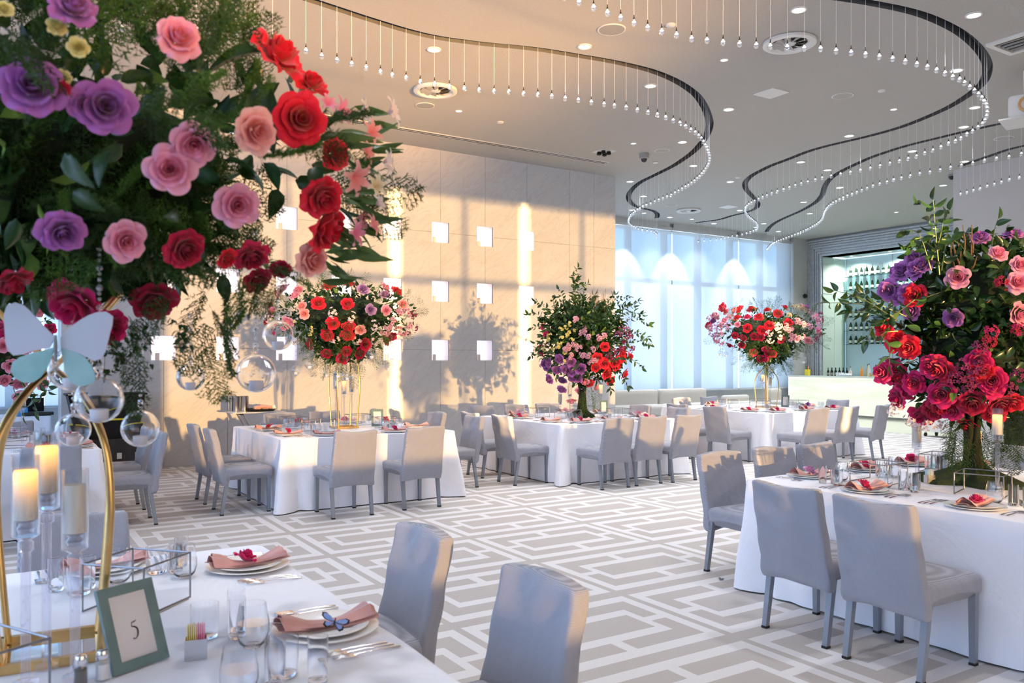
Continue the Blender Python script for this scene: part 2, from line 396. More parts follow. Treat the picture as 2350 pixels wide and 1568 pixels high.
def grid_panel(x0, x1, z0, z1, y, th):
    xs = sorted({x0, x1} | {v for n in NICHES for v in n[:2] if x0 < v < x1}); zs = sorted({z0, z1} | {v for n in NICHES for v in n[2:] if z0 < v < z1})
    bm = bmesh.new(); vm = {}
    def V(x, z):
        k = (round(x, 4), round(z, 4))
        if k not in vm: vm[k] = bm.verts.new((x, y, z))
        return vm[k]
    for a, b_ in zip(xs, xs[1:]):
        for c, d in zip(zs, zs[1:]):
            mxx, mz = (a + b_) / 2, (c + d) / 2
            if any(n[0] < mxx < n[1] and n[2] < mz < n[3] for n in NICHES): continue
            bm.faces.new((V(a, c), V(b_, c), V(b_, d), V(a, d)))
    if th:
        r = bmesh.ops.extrude_face_region(bm, geom=list(bm.faces))
        for g in r['geom']:
            if isinstance(g, bmesh.types.BMVert): g.co.y += th
        bmesh.ops.recalc_face_normals(bm, faces=bm.faces)
    return bm
def bm_obj(name, bm, m, parent=None):
    me = bpy.data.meshes.new(name); bm.to_mesh(me); bm.free(); me.materials.append(m); return inst(name, me, (0, 0, 0), parent=parent)
m_joint = mat('dark_joint', (0.25, 0.24, 0.23), 0.9)
wc = struct(bm_obj('wall_center', grid_panel(XL, XR, 0, ZC, YW + 0.012, 0), m_joint))
tag(wc, 'pale grey marble feature wall with three rows of square glowing niches')
jx = [XL, NX[0] - 0.78] + NX + [NX[-1] + 1.0, NX[-1] + 1.6, XR]; jz = [0, 1.76, 3.83, ZC]
for a, b_ in zip(jx, jx[1:]):
    for c, d in zip(jz, jz[1:]):
        bm_obj('stone_slab', grid_panel(a + 0.0025, b_ - 0.0025, c + 0.0025, d - 0.0025, YW, 0.03), m_marble, wc)
core = MB().box(((XL + XR) / 2, YW + 0.55, ZC / 2), (XR - XL, 0.3, ZC)); core.box((XL + 0.01, YW + 0.22, ZC / 2), (0.02, 0.38, ZC)); core.box((XR - 0.01, YW + 0.22, ZC / 2), (0.02, 0.38, ZC))
core.build('wall_core', m_marble, wc, smooth=False)
m_niche = mat('niche_white', (0.82, 0.80, 0.84), 0.5); m_nlight = mat('backlit_glass', (0.8, 0.78, 0.85), 0.4, emis=(1.0, 0.93, 0.98), estr=0.62)
nb = MB(); D = 0.26
for q in (((-0.17, 0.0), (-0.17, D), 0), ((0.17, 0.0), (0.17, D), 0)): pass
nb.add([(-.17, 0.0, 0), (-.17, D, 0), (-.17, D, .362), (-.17, 0, .362), (.17, 0.0, 0), (.17, D, 0), (.17, D, .362), (.17, 0, .362)],
       [(0, 1, 2, 3), (7, 6, 5, 4), (0, 4, 5, 1), (3, 2, 6, 7)])
nbm = nb.mesh('niche_box', m_niche, False)
nl = MB().box((0, D - 0.01, .181), (.336, .012, .356)).mesh('light_panel', m_nlight, False)
cand = MB().lathe([(0, 0), (.03, 0), (.032, .005), (.032, .10), (.028, .108), (0, .102)], 14).mesh('niche_candle', mat('niche_candle_wax', (0.75, 0.70, 0.68), 0.5))
rowname = ['bottom', 'middle', 'top']
for i, x in enumerate(NX):
    for j, (z0, z1) in enumerate(NZ):
        b1 = inst('niche_box', nbm, (x, YW + 0.013, z0), parent=wc); inst('light_panel', nl, (0, 0, 0), parent=b1)
        o = inst('pillar_candle', cand, (x - 0.07, YW + 0.11, z0 + 0.001))
        tag(o, 'small white candle in the %s-row wall niche, %s from the right' % (rowname[j], ['eighth', 'seventh', 'sixth', 'fifth', 'fourth', 'third', 'second', 'first'][i]), 'candle', 'candles in the wall niches')

# window walls
m_wall = mat('grey_wall_paint', (0.42, 0.42, 0.42), 0.8, var=0.05, vscale=4, bump=0.1, bscale=250)
m_mull = mat('mullion_metal', (0.30, 0.34, 0.38), 0.5, 0.3)
def shade_material(name, tfac, col, tcol):
    m = bpy.data.materials.new(name); m.use_nodes = True; nt = m.node_tree; nt.nodes.clear()
    out = nt.nodes.new('ShaderNodeOutputMaterial'); tr = nt.nodes.new('ShaderNodeBsdfTransparent'); tr.inputs[0].default_value = (*tcol, 1)
    df = nt.nodes.new('ShaderNodeBsdfDiffuse'); tl = nt.nodes.new('ShaderNodeBsdfTranslucent'); m1 = nt.nodes.new('ShaderNodeMixShader'); m2 = nt.nodes.new('ShaderNodeMixShader')
    tc = nt.nodes.new('ShaderNodeTexCoord'); wv = nt.nodes.new('ShaderNodeTexNoise'); mp = nt.nodes.new('ShaderNodeMapping'); mp.inputs['Scale'].default_value = (22, 1, 0.8)
    nt.links.new(tc.outputs['Object'], mp.inputs[0]); nt.links.new(mp.outputs[0], wv.inputs['Vector']); wv.inputs['Scale'].default_value = 2.0
    c = mixc(nt, wv.outputs['Fac'], tuple(v * 0.9 for v in col), col)
    nt.links.new(c, df.inputs[0]); nt.links.new(c, tl.inputs[0])
    m1.inputs[0].default_value = 0.5; nt.links.new(df.outputs[0], m1.inputs[1]); nt.links.new(tl.outputs[0], m1.inputs[2])
    m2.inputs[0].default_value = tfac; nt.links.new(m1.outputs[0], m2.inputs[1]); nt.links.new(tr.outputs[0], m2.inputs[2]); nt.links.new(m2.outputs[0], out.inputs[0])
    return m
m_shade = shade_material('screen_shade', 0.34, (0.66, 0.69, 0.72), (0.9, 0.95, 1.0))
m_shade_r = shade_material('screen_shade_rear', 0.40, (0.70, 0.68, 0.64), (1.0, 0.97, 0.92))
m_pane = thin_glass('window_pane', (0.97, 0.985, 1.0), 0.6, 0.0, 0.02)
m_hem = mat('shade_rail', (0.6, 0.6, 0.62), 0.4, 0.3)
def window_wall(wname, n0, p0, p1, outdir, sill, seams, gap, verts, mz, mwid, sm, where, top=5.10):
    """a run of full-height windows between p0 and p1 (floor plan points)"""
    p0 = Vector((*p0, 0)); p1 = Vector((*p1, 0)); u = (p1 - p0).normalized(); L = (p1 - p0).length; o = Vector((*outdir, 0)); rz = math.atan2(u.y, u.x)
    def bx(mb, a, b, z0, z1, off, th): c = p0 + u * (a + b) / 2 + o * off; mb.box((c.x, c.y, (z0 + z1) / 2), (b - a, th, z1 - z0), rz); return mb
    w = MB(); bx(w, 0, L, 0, sill, 0.30, 0.28); bx(w, 0, L, top, ZC, 0.30, 0.28)
    wo = struct(w.build(wname, m_wall, smooth=False)); tag(wo, 'grey wall with a low sill and screen-shaded windows at the ' + where)
    sl = MB(); bx(sl, 0, L, sill, sill + 0.03, 0.26, 0.2); sl.build('window_sill', m_stonefloor, wo, smooth=False)
    win = empty('window_%d' % n0); struct(win); tag(win, 'tall glazed window run with grey mullions behind the shades at the ' + where)
    for a, b in verts: mb = MB(); bx(mb, a, b, sill, top, 0.42, 0.08); mb.build('mullion', m_mull, win, smooth=False)
    tr_ = MB(); bx(tr_, 0, L, mz - mwid / 2, mz + mwid / 2, 0.43, 0.08); tr_.build('transom', m_mull, win, smooth=False)
    ed = [0] + [(a + b) / 2 for a, b in verts] + [L]
    for a, b in zip(ed, ed[1:]):
        if b - a > 0.05: mb = MB(); bx(mb, a, b, sill, top, 0.40, 0.008); mb.build('pane', m_pane, win, smooth=False)
    res = []
    for k, (a, b) in enumerate(zip(seams, seams[1:])):
        e_ = empty('roller_shade', tuple(p0 + u * (a + b) / 2 + o * 0.05), rz)
        q = MB(); q.box((0, 0, (sill + 0.0 + top) / 2), (b - a - gap, 0.003, top - sill + 0.02)); q.build('shade_cloth', sm, e_, smooth=False)
        MB().box((0, 0, sill + 0.005), (b - a - gap, 0.018, 0.03)).build('hem_bar', m_hem, e_, smooth=False)
        MB().box((0, 0.02, top + 0.06), (b - a - gap, 0.08, 0.08)).build('roller', m_hem, e_, smooth=False); MB().box((0, 0.02, (top + 0.1 + ZC) / 2), (b - a - gap - 0.1, 0.03, ZC - top - 0.1)).build('bracket', m_hem, e_, smooth=False)
        res.append(e_)
    return res
sx = lambda x: on_Y(x, YF + 0.05).x
X0 = XLW
seams = [X0, 0.76 - 3.0, 0.76, 2.99, 5.4, 7.99, 10.61, 13.23, sx(1542), sx(1695), sx(1816)]
vx = [(0.2, 0.35)] + [(2.3 + 1.3 * k, 2.5 + 1.3 * k) for k in range(9)] + [tuple(on_Y(a, YF + 0.42).x for a in q) for q in ((1434, 1447), (1517, 1529), (1594, 1607), (1668, 1680), (1737, 1749), (1784, 1817))]
sh = window_wall('wall_back', 1, (X0, YF), (XB, YF), (0, 1), 0.75, [s - X0 for s in seams], 0.045, [(a - X0, b - X0) for a, b in vx], 3.74, 0.12, m_shade, 'far end of the hall', 5.08)
nm = ['at the far left end', 'far left, left of the tall blue slit', 'far left, right of the tall blue slit', 'hidden behind the marble wall, leftmost', 'hidden behind the marble wall, second', 'hidden behind the marble wall, third', 'hidden behind the marble wall, right', 'beside the marble wall, above the sofa', 'in the middle, right of the first bright slit', 'between the last bright slit and the bar']
for o, t in zip(sh, nm): tag(o, 'pale blue lit screen roller shade ' + t, 'shade', 'roller shades on the far windows')
# grey return between the last shade and the bar frame
struct(MB().box(((sx(1817) + XB) / 2 + 0.02, YF + 0.03, ZC / 2), (XB - sx(1817) + 0.04, 0.1, ZC)).build('wall_back', m_wall, smooth=False))
# rear windows (behind the camera) through which the low sun comes
rs = [4.13 + 2.64 * k for k in range(-2, 5)]; rs = [0.35] + [s for s in rs if 2.5 < s < 9.5] + [9.78]
rv = [((a + b) / 2 - 0.04, (a + b) / 2 + 0.04) for a, b in zip(rs, rs[1:])]
sh = window_wall('wall_front', 2, (0.35, YR), (9.8, YR), (0, -1), 0.97, [s - 0.35 for s in rs], 0.17, [(a - 0.35, b - 0.35) for a, b in rv], 3.66, 0.11, m_shade_r, 'rear of the hall', 5.17)
for k, o in enumerate(sh): tag(o, 'sunlit screen roller shade of the rear windows, %s from the left' % ['first', 'second', 'third', 'fourth'][k], 'shade', 'roller shades on the rear windows')
struct(MB().box(((9.8 + 21) / 2, YR - 0.3, ZC / 2), (21 - 9.8, 0.3, ZC)).build('wall_front', m_wall, smooth=False))
struct(MB().box(((XLW + 0.47) / 2, YR + 0.12, ZC / 2), (0.47 - XLW, 0.2, ZC)).build('wall_front', m_wall, smooth=False))
sh = window_wall('wall_left', 3, (XLW, YR), (XLW, YF), (-1, 0), 0.75, [0, 2.64, 5.28, 7.92, 10.56, 13.2, 15.84, 18.5, 21.4], 0.05, [(1.3 + 2.64 * k, 1.5 + 2.64 * k) for k in range(8)], 3.74, 0.12, m_shade, 'left side of the hall', 5.08)
for k, o in enumerate(sh): tag(o, 'pale screen roller shade of the left windows, %s from the rear' % ['first', 'second', 'third', 'fourth', 'fifth', 'sixth', 'seventh', 'last'][k], 'shade', 'roller shades on the left windows')
m_rw = mat('off_white_wall', (0.52, 0.515, 0.515), 0.7, var=0.04, vscale=2)
rw = struct(MB().box((18.6, (YR + 8.9) / 2, ZC / 2), (5.5, 8.9 - YR, ZC)).build('wall_right', m_rw, smooth=False)); tag(rw, 'plain off white wall block at the right side of the hall')

# ------------------------------------------------------------------ ceiling with winding slots
T1 = [(165, 74), (205, 68), (238, 67), (313, 63), (400, 60), (480, 71), (558, 84), (630, 99)] + [(650 + x / 2.7647, y / 2.7647) for x, y in
      ((152, 330), (322, 377), (491, 425), (654, 468), (812, 508), (975, 540), (1142, 560), (1313, 578), (1482, 590), (1643, 606), (1797, 627), (1944, 648), (2083, 668), (2213, 692))] + \
     [(1300 + x / 2.238, y / 2.238) for x, y in ((384, 570), (431, 580), (512, 606), (576, 632), (627, 660), (668, 688), (700, 725), (722, 765), (735, 805), (733, 835), (713, 875), (683, 910), (645, 942), (600, 970), (550, 998), (495, 1022), (440, 1045), (385, 1068), (345, 1095), (320, 1125), (325, 1155), (365, 1180), (420, 1190), (455, 1200), (468, 1215), (462, 1228))]
T2 = [(1225, -36), (1270, -17), (1313, 0)] + [(1300 + x / 2.238, y / 2.238) for x, y in
      ((90, 22), (150, 45), (214, 70), (275, 96), (337, 119), (399, 140), (464, 160), (532, 177), (600, 190), (672, 205), (746, 216), (820, 224), (895, 230), (973, 236), (1055, 241), (1131, 244), (1209, 247), (1280, 251), (1354, 258), (1424, 266), (1493, 274), (1559, 284), (1621, 294), (1684, 304), (1741, 315), (1795, 327), (1843, 340), (1884, 354), (1921, 368), (1960, 384), (1993, 399), (2021, 413), (2048, 430), (2073, 447), (2095, 465), (2115, 483), (2133, 503), (2150, 525), (2160, 548), (2162, 575), (2158, 600), (2148, 622), (2135, 640), (2115, 655), (2073, 683), (2016, 716), (1955, 745), (1884, 773), (1805, 801), (1722, 828), (1634, 850), (1541, 871), (1451, 889), (1370, 905), (1292, 922), (1223, 941), (1162, 962), (1107, 980), (1050, 998), (998, 1020), (958, 1038), (925, 1062), (917, 1085), (928, 1108), (955, 1132), (975, 1150), (983, 1170), (970, 1187), (915, 1205), (855, 1216), (783, 1235), (710, 1243), (659, 1249))]
T3 = [(2460, 330), (2400, 342)] + [(1300 + x / 2.238, y / 2.238) for x, y in ((2324, 797), (2212, 817), (2101, 838), (1997, 858), (1898, 879), (1809, 897), (1725, 916), (1652, 936), (1588, 954), (1533, 973), (1483, 993), (1440, 1010), (1400, 1029), (1365, 1048), (1338, 1072), (1324, 1096), (1314, 1125), (1285, 1155), (1236, 1182), (1190, 1202), (1140, 1220), (1090, 1240), (1050, 1262), (1028, 1288))]
T4 = [(2470, 385), (2410, 396), (2345, 408), (2314, 414), (2281, 424), (2243, 435), (2200, 448)]
ZB = 4.745
tracks = [spline([on_z(x, y, ZB) for x, y in t], 0.03) for t in (T1, T2, T3, T4)]
def smooth_path(p, it=25):
    p = [v.copy() for v in p]
    for _ in range(it): p = [p[0]] + [(a + b * 2 + c) / 4 for a, b, c in zip(p, p[1:], p[2:])] + [p[-1]]
    return p
tracks = [smooth_path(t) for t in tracks]
def offset_outline(path, w):
    L = []; R = []
    for i, p in enumerate(path):
        t = (path[min(i + 1, len(path) - 1)] - path[max(i - 1, 0)]); t.z = 0; t.normalize(); n = Vector((-t.y, t.x, 0))
        L.append(p + n * w); R.append(p - n * w)
    return L, R
m_ceil, nt_, b_ = new_mat('felt_ceiling')
tc_ = nt_.nodes.new('ShaderNodeTexCoord'); nz = nt_.nodes.new('ShaderNodeTexNoise'); nz.inputs['Scale'].default_value = 55; nz.inputs['Detail'].default_value = 4; nt_.links.new(tc_.outputs['Object'], nz.inputs['Vector'])
nt_.links.new(mixc(nt_, nz.outputs['Fac'], (0.34, 0.33, 0.31), (0.45, 0.44, 0.41)), b_.inputs['Base Color']); b_.inputs['Roughness'].default_value = 0.95
bp_ = nt_.nodes.new('ShaderNodeBump'); bp_.inputs['Strength'].default_value = 0.4; bp_.inputs['Distance'].default_value = 0.01; nt_.links.new(nz.outputs['Fac'], bp_.inputs['Height']); nt_.links.new(bp_.outputs[0], b_.inputs['Normal'])
cu = bpy.data.curves.new('ceiling_outline', 'CURVE'); cu.dimensions = '2D'; cu.fill_mode = 'BOTH'
def add_spl(pts):
    s = cu.splines.new('POLY'); s.points.add(len(pts) - 1); s.use_cyclic_u = True
    for q, p in zip(s.points, pts): q.co = (p[0], p[1], 0, 1)
add_spl([(XLW - 0.4, YR - 0.4), (XB + 1.2, YR - 0.4), (XB + 1.2, YF + 0.4), (XLW - 0.4, YF + 0.4)])
SW = 0.06; mslot = mat('slot_grey', (0.085, 0.09, 0.10), 0.6)
chan = []
for t in tracks:
    tt = t[::4] + ([t[-1]] if (len(t) - 1) % 4 else [])
    L, R = offset_outline(tt, SW); add_spl(L + R[::-1])
    mb = MB(); n = len(L)
    ring = L + R[::-1]; k = len(ring)
    mb.add([(p.x, p.y, ZC) for p in ring] + [(p.x, p.y, ZC + 0.13) for p in ring], [(i, (i + 1) % k, k + (i + 1) % k, k + i) for i in range(k)])
    mb.add([(p.x, p.y, ZC + 0.128) for p in L] + [(p.x, p.y, ZC + 0.128) for p in R], [(i, i + 1, n + i + 1, n + i) for i in range(n - 1)])
    chan.append(mb)
tmp = bpy.data.objects.new('tmp', cu); C.objects.link(tmp); dg = bpy.context.evaluated_depsgraph_get()
me = bpy.data.meshes.new_from_object(tmp.evaluated_get(dg)); bpy.data.objects.remove(tmp)
me.materials.clear(); me.materials.append(m_ceil); me.name = 'ceiling'
ceil = struct(inst('ceiling', me, (0, 0, ZC))); tag(ceil, 'grey felt ceiling with winding dark slots')
for mb in chan:
    o = mb.build('slot_channel', mslot, ceil, smooth=False); o.location = (0, 0, -ZC)
roof = struct(MB().box((8, 5.7, ZC + 0.3), (29, 24, 0.1)).build('ceiling', m_wall, smooth=False)); tag(roof, 'slab above the felt ceiling')

# glass bulb pendants
cab = MB().tube([(0, 0, 0.045), (0, 0, ZC - ZB + 0.10)], 0.0018, 5).mesh('cable', mat('white_cable', (0.85, 0.87, 0.9), 0.3, emis=None))
soc = MB().lathe([(0, .082), (.003, .08), (.005, .06), (.009, .048), (.008, .038), (0, .036)], 8).mesh('socket', mat('dark_socket', (0.05, 0.045, 0.04), 0.4, 0.5))
m_solid = thin_glass('solid_crystal', (0.88, 0.90, 0.93), 1.0, 0.05, 0.22)
def faceted(prof, n, m):
    b = MB().lathe(prof, n); return b.mesh('bulb', m, False)
neck = MB().lathe([(.0070, .040), (.0075, .034), (.010, .027), (.017, .018), (.0205, .012), (.012, .010), (0, .010)], 12).mesh('lit_neck', mat('lit_glass_neck', (0.9, 0.92, 0.95), 0.3, emis=(0.95, 0.97, 1.0), estr=0.55))
bul = faceted([(.0005, -.032), (.012, -.029), (.022, -.021), (.028, -.009), (.029, .002), (.025, .014), (.017, .024), (.009, .032), (.007, .042)], 12, m_solid)
lab = ['clear glass bulb pendant from the slot winding out of the upper left', 'clear glass bulb pendant from the largest slot, looping at the upper right', 'clear glass bulb pendant from the slot running from the right edge to the bar', 'clear glass bulb pendant from the short slot before the white right wall']
for t, l, g in zip(tracks, lab, ('bulbs of the left winding slot', 'bulbs of the large looping slot', 'bulbs of the slot near the bar', 'bulbs near the right wall')):
    dist = 0.0; last = t[0]; nxt = 0.0
    for p in t:
        dist += (p - last).length; last = p
        if dist >= nxt:
            nxt += 0.178; j = rnd.uniform(-0.006, 0.006)
            o = empty('bulb_pendant', (p.x, p.y, ZB + j)); tag(o, l, 'hanging light', g)
            inst('cable', cab, (0, 0, 0), parent=o); inst('socket', soc, (0, 0, 0), parent=o); inst('bulb', bul, (0, 0, 0), parent=o); inst('lit_neck', neck, (0, 0, 0), parent=o)
# ------------------------------------------------------------------ ceiling fixtures
def cz(x, y): return on_z(x, y, ZC)
c2 = lambda x, y: (1300 + x / 2.238, y / 2.238)
m_lens = mat('lamp_lens', (0.9, 0.9, 0.88), 0.4, emis=(1.0, 0.96, 0.90), estr=1.6)
m_lens_off = mat('lamp_lens_dim', (0.8, 0.8, 0.78), 0.4, emis=(1.0, 0.97, 0.93), estr=0.35)
m_trim = mat('white_trim', (0.62, 0.62, 0.60), 0.5)
trim = MB().lathe([(.085, 0), (.085, -.012), (.068, -.014), (.066, 0)], 24).mesh('trim_ring', m_trim)
lens = MB().lathe([(.067, -.006), (.03, -.012), (0, -.013)], 24).mesh('lens', m_lens)
dl = [c2(*p) for p in ((1193, 48), (2092, 75), (93, 237), (810, 307), (432, 439), (833, 560), (1680, 561), (2003, 360), (2097, 550), (2041, 650), (1452, 696), (596, 728), (652, 850), (1204, 831), (1341, 872), (1776, 775), (2045, 828), (842, 932), (327, 931), (1404, 962), (396, 1007), (1218, 1037), (890, 1079), (531, 1115), (1249, 1096), (758, 1147), (1014, 1147), (336, 1077), (1088, 1188), (1694, 1090), (1935, 951))] + [(996, 113), (1053, 254.6), (1453.7, 329)]
SMALL = {4: 1.0}
for i, p in enumerate(dl):
    w = cz(*p); o = empty('downlight', (w.x, w.y, ZC)); tag(o, 'small round white recessed downlight in the grey ceiling', 'ceiling light', 'recessed ceiling downlights')
    s = 0.62 if i in (3, 6, 32, 33, 29) else 1.0
    inst('trim_ring', trim, (0, 0, 0), parent=o, sc=s); inst('lens', lens, (0, 0, 0), parent=o, sc=s)
    light('downlight_beam', 'SPOT', (w.x, w.y, ZC - 0.04), 84, (0.94, 0.96, 1.0), spot_size=math.radians(100), spot_blend=0.9, shadow_soft_size=0.05) if not (w.x > 14.6 and w.y < 9.6) else None
# spare downlights above the foreground tables, outside the frame
for x, y in ((0.6, 2.0), (2.6, 4.4), (5.2, 2.8), (7.6, 4.8), (2.6, 6.6), (-1.4, 5.6), (9.6, 2.0)):
    o = empty('downlight', (x, y, ZC)); tag(o, 'small round white recessed downlight in the grey ceiling', 'ceiling light', 'recessed ceiling downlights')
    inst('trim_ring', trim, (0, 0, 0), parent=o); inst('lens', lens, (0, 0, 0), parent=o)
    light('downlight_beam', 'SPOT', (x, y, ZC - 0.04), 84, (0.94, 0.96, 1.0), spot_size=math.radians(100), spot_blend=0.9, shadow_soft_size=0.05)
# wall washers aimed at the far shades
for px in (1478, 1588, 1735):
    w = on_Y(px, YF - 0.75); o = empty('downlight', (w.x, w.y, ZC)); tag(o, 'small recessed wall washer close to the far shades', 'ceiling light', 'wall washers by the far shades')
    inst('trim_ring', trim, (0, 0, 0), parent=o, sc=0.8); inst('lens', lens, (0, 0, 0), parent=o, sc=0.8)
    light('washer_beam', 'SPOT', (w.x, w.y, ZC - 0.03), 130, (0.95, 0.97, 1.0), (math.radians(20), 0, 0), spot_size=math.radians(54), spot_blend=0.35, shadow_soft_size=0.02)
# round swirl diffusers
sw = MB().lathe([(.30, 0), (.30, -.03), (.285, -.04), (.245, -.04), (.225, -.02), (.20, -.010), (.20, -.004)], 40)
swm = sw.mesh('rim', m_trim); hub = MB().lathe([(.075, .0), (.075, -.02), (.06, -.03), (0, -.03)], 24).mesh('hub', m_trim)
back = MB().lathe([(.20, .09), (0, .09)], 32).mesh('plenum', mat('plenum_dark', (0.06, 0.055, 0.05), 0.8))
van = MB(); van.add([(.06, -.018, .0), (.20, -.05, .0), (.20, .03, .05), (.06, .018, .05)], [(0, 1, 2, 3)]); vam = van.mesh('vane', mat('vane_grey', (0.34, 0.33, 0.31), 0.5), False)
for p, t in ((c2(1145, 215), 'large round swirl air diffuser near the top right, behind the row of bulbs'), ((999, 205), 'round swirl air diffuser in the warm-lit ceiling at the left'), (c2(627, 1078), 'small-looking round swirl air diffuser far back above the window')):
    w = cz(*p); o = empty('air_diffuser', (w.x, w.y, ZC - 0.005)); tag(o, t, 'air vent', 'round air diffusers')
    inst('rim', swm, (0, 0, 0), parent=o); inst('hub', hub, (0, 0, 0), parent=o); inst('plenum', back, (0, 0, -0.095), parent=o)
    for k in range(10): inst('vane', vam, (0, 0, -0.032), (0, 0, k * PI / 5), (1, 1, .4), parent=o)
# speaker grilles
gr = MB().lathe([(.115, 0), (.115, -.006), (0, -.008)], 32).mesh('grille', M['grille']); grr = MB().lathe([(.127, 0), (.127, -.008), (.115, -.008)], 32).mesh('ring', m_trim)
for p, t, s in ((c2(232, 150), 'nearest the top edge', 1.25), ((975.5, 242), 'below the left swirl diffuser', 1.1), (c2(1418, 491), 'in the middle of the large ceiling field', 1.15), (c2(490, 773), 'beside the dome camera', 1.05), (c2(2247, 709), 'near the right edge', 1.2), (c2(1250, 925), 'between two rows of bulbs', 1.1), (c2(1225, 1152), 'far back beside the slot by the bar', 1.1), (c2(540, 1055), 'far back left of the small swirl diffuser', 1.1)):
    w = cz(*p); o = empty('ceiling_speaker', (w.x, w.y, ZC)); tag(o, 'round ceiling loudspeaker grille ' + t, 'speaker', 'ceiling loudspeakers')
    g_ = inst('grille', gr, (0, 0, 0), parent=o, sc=s); inst('ring', grr, (0, 0, 0), parent=o, sc=s)
    if 'top edge' not in t and 'below' not in t: g_.material_slots[0].link = 'OBJECT'; g_.material_slots[0].material = m_ceil
for p, t in ((c2(535, 126), 'behind the row of bulbs near the top'), (c2(1620, 464), 'right of the round speaker'), (c2(458, 833), 'just right of the dome camera'), (c2(880, 910), 'above the middle winding slot'), ((1148, 279.6), 'above the long slot diffuser')):
    w = cz(*p); tag(MB().lathe([(0.055, 0), (.055, -.012), (.045, -.02), (0, -.022)], 20).build('smoke_detector', m_trim, loc=(w.x, w.y, ZC)), 'small round white ceiling sensor ' + t, 'sensor', 'ceiling sensors')
for p, t in ((c2(1053, 477), 'in the middle of the ceiling'), (c2(830, 1062), 'far back near the windows')):
    w = cz(*p); tag(MB().box((0, 0, -.006), (.34, .34, .012)).build('access_panel', m_trim, loc=(w.x, w.y, ZC), smooth=False), 'square white ceiling access panel ' + t, 'panel', 'ceiling access panels')
w = cz(1386, 347); o = empty('square_spotlight', (w.x, w.y, ZC)); tag(o, 'square ceiling fitting with black spotlights above the marble wall end', 'ceiling light')
MB().box((0, 0, -.006), (.30, .30, .012)).build('frame', m_trim, o, smooth=False)
for dx in (-.06, .06):
    for dy in (-.06, .06): MB().lathe([(.035, .0), (.045, -.05), (.03, -.055), (0, -.03)], 12).build('spotlight_head', M['black'], o, (dx, dy, -0.012))
w = cz(1478, 352); o = empty('dome_camera', (w.x, w.y, ZC)); tag(o, 'grey dome security camera on the ceiling beside the winding slot', 'camera')
MB().lathe([(.0, .0), (.085, 0), (.085, -.09), (.075, -.10), (.05, -.10)], 24).build('housing', mat('camera_grey', (0.32, 0.31, 0.30), 0.4), o)
MB().lathe([(.055, -.10), (.055, -.12), (.035, -.155), (0, -.165)], 20).build('dome', mat('dark_dome', (0.02, 0.02, 0.025), 0.1), o)
w = cz(2184, 400); o = empty('dome_camera', (w.x, w.y, ZC)); tag(o, 'dark dome security camera by the top of the white right wall', 'camera')
MB().lathe([(.0, .0), (.07, 0), (.07, -.04), (.05, -.05)], 20).build('housing', M['grille'], o); MB().lathe([(.06, -.045), (.06, -.07), (.035, -.11), (0, -.12)], 20).build('dome', mat('dark_dome', (0.02, 0.02, 0.025), 0.1), o)
# long slot diffuser over the marble wall
a, b = cz(867, 286), cz(1393, 374); a = cz(600, 241.5)
o = empty('slot_diffuser', ((a.x + b.x) / 2, (a.y + b.y) / 2, ZC), math.atan2(b.y - a.y, b.x - a.x)); tag(o, 'long narrow double slot air diffuser in the ceiling along the marble wall', 'air vent')
L_ = (b - a).length; MB().box((0, 0, -.006), (L_, .15, .012)).build('frame', m_trim, o, smooth=False)
for dy in (-.035, .035): MB().box((0, dy, -.008), (L_ - .05, .03, .012)).build('slot', M['black'], o, smooth=False)
# open hatch and projector at the right edge
w = cz(2345, 95); o = empty('ceiling_hatch', (w.x, w.y, ZC)); tag(o, 'white framed open ceiling hatch with grey louvres at the top right edge', 'hatch')
for dx, dy, sxx, syy in ((0, .24, .56, .06), (0, -.24, .56, .06), (.25, 0, .06, .42), (-.25, 0, .06, .42)): MB().box((dx, dy, -.015), (sxx, syy, .03)).build('frame_bar', m_trim, o, smooth=False)
MB().box((0, 0, .0), (.44, .42, .004)).build('opening', M['black'], o, smooth=False)
for k in range(4): MB().box((-.15 + .1 * k, 0, -.012), (.02, .42, .02)).build('louvre', M['grille'], o, smooth=False)
w = on_z(2352, 268, 4.7); o = empty('projector', (w.x, w.y, 4.7), 0.3); tag(o, 'white ceiling-hung projector housing at the right edge', 'projector')
MB().rbox((0, 0, 0.12), (.30, .34, .30), .05, 8).build('housing', M['white'], o); MB().box((0, 0, -.06), (.55, .5, .02)).build('shelf', m_trim, o, smooth=False)
MB().lathe([(.1, 0), (.1, .03), (.08, .04), (.07, .01)], 20).build('lens_ring', mat('amber_glass', (0.7, 0.4, 0.15), 0.3), o, (-0.16, -0.05, 0.12)).rotation_euler = (0, -PI / 2, 0)
MB().tube([(0, 0, .27), (0, 0, .6)], .02, 10).build('drop_rod', m_trim, o)

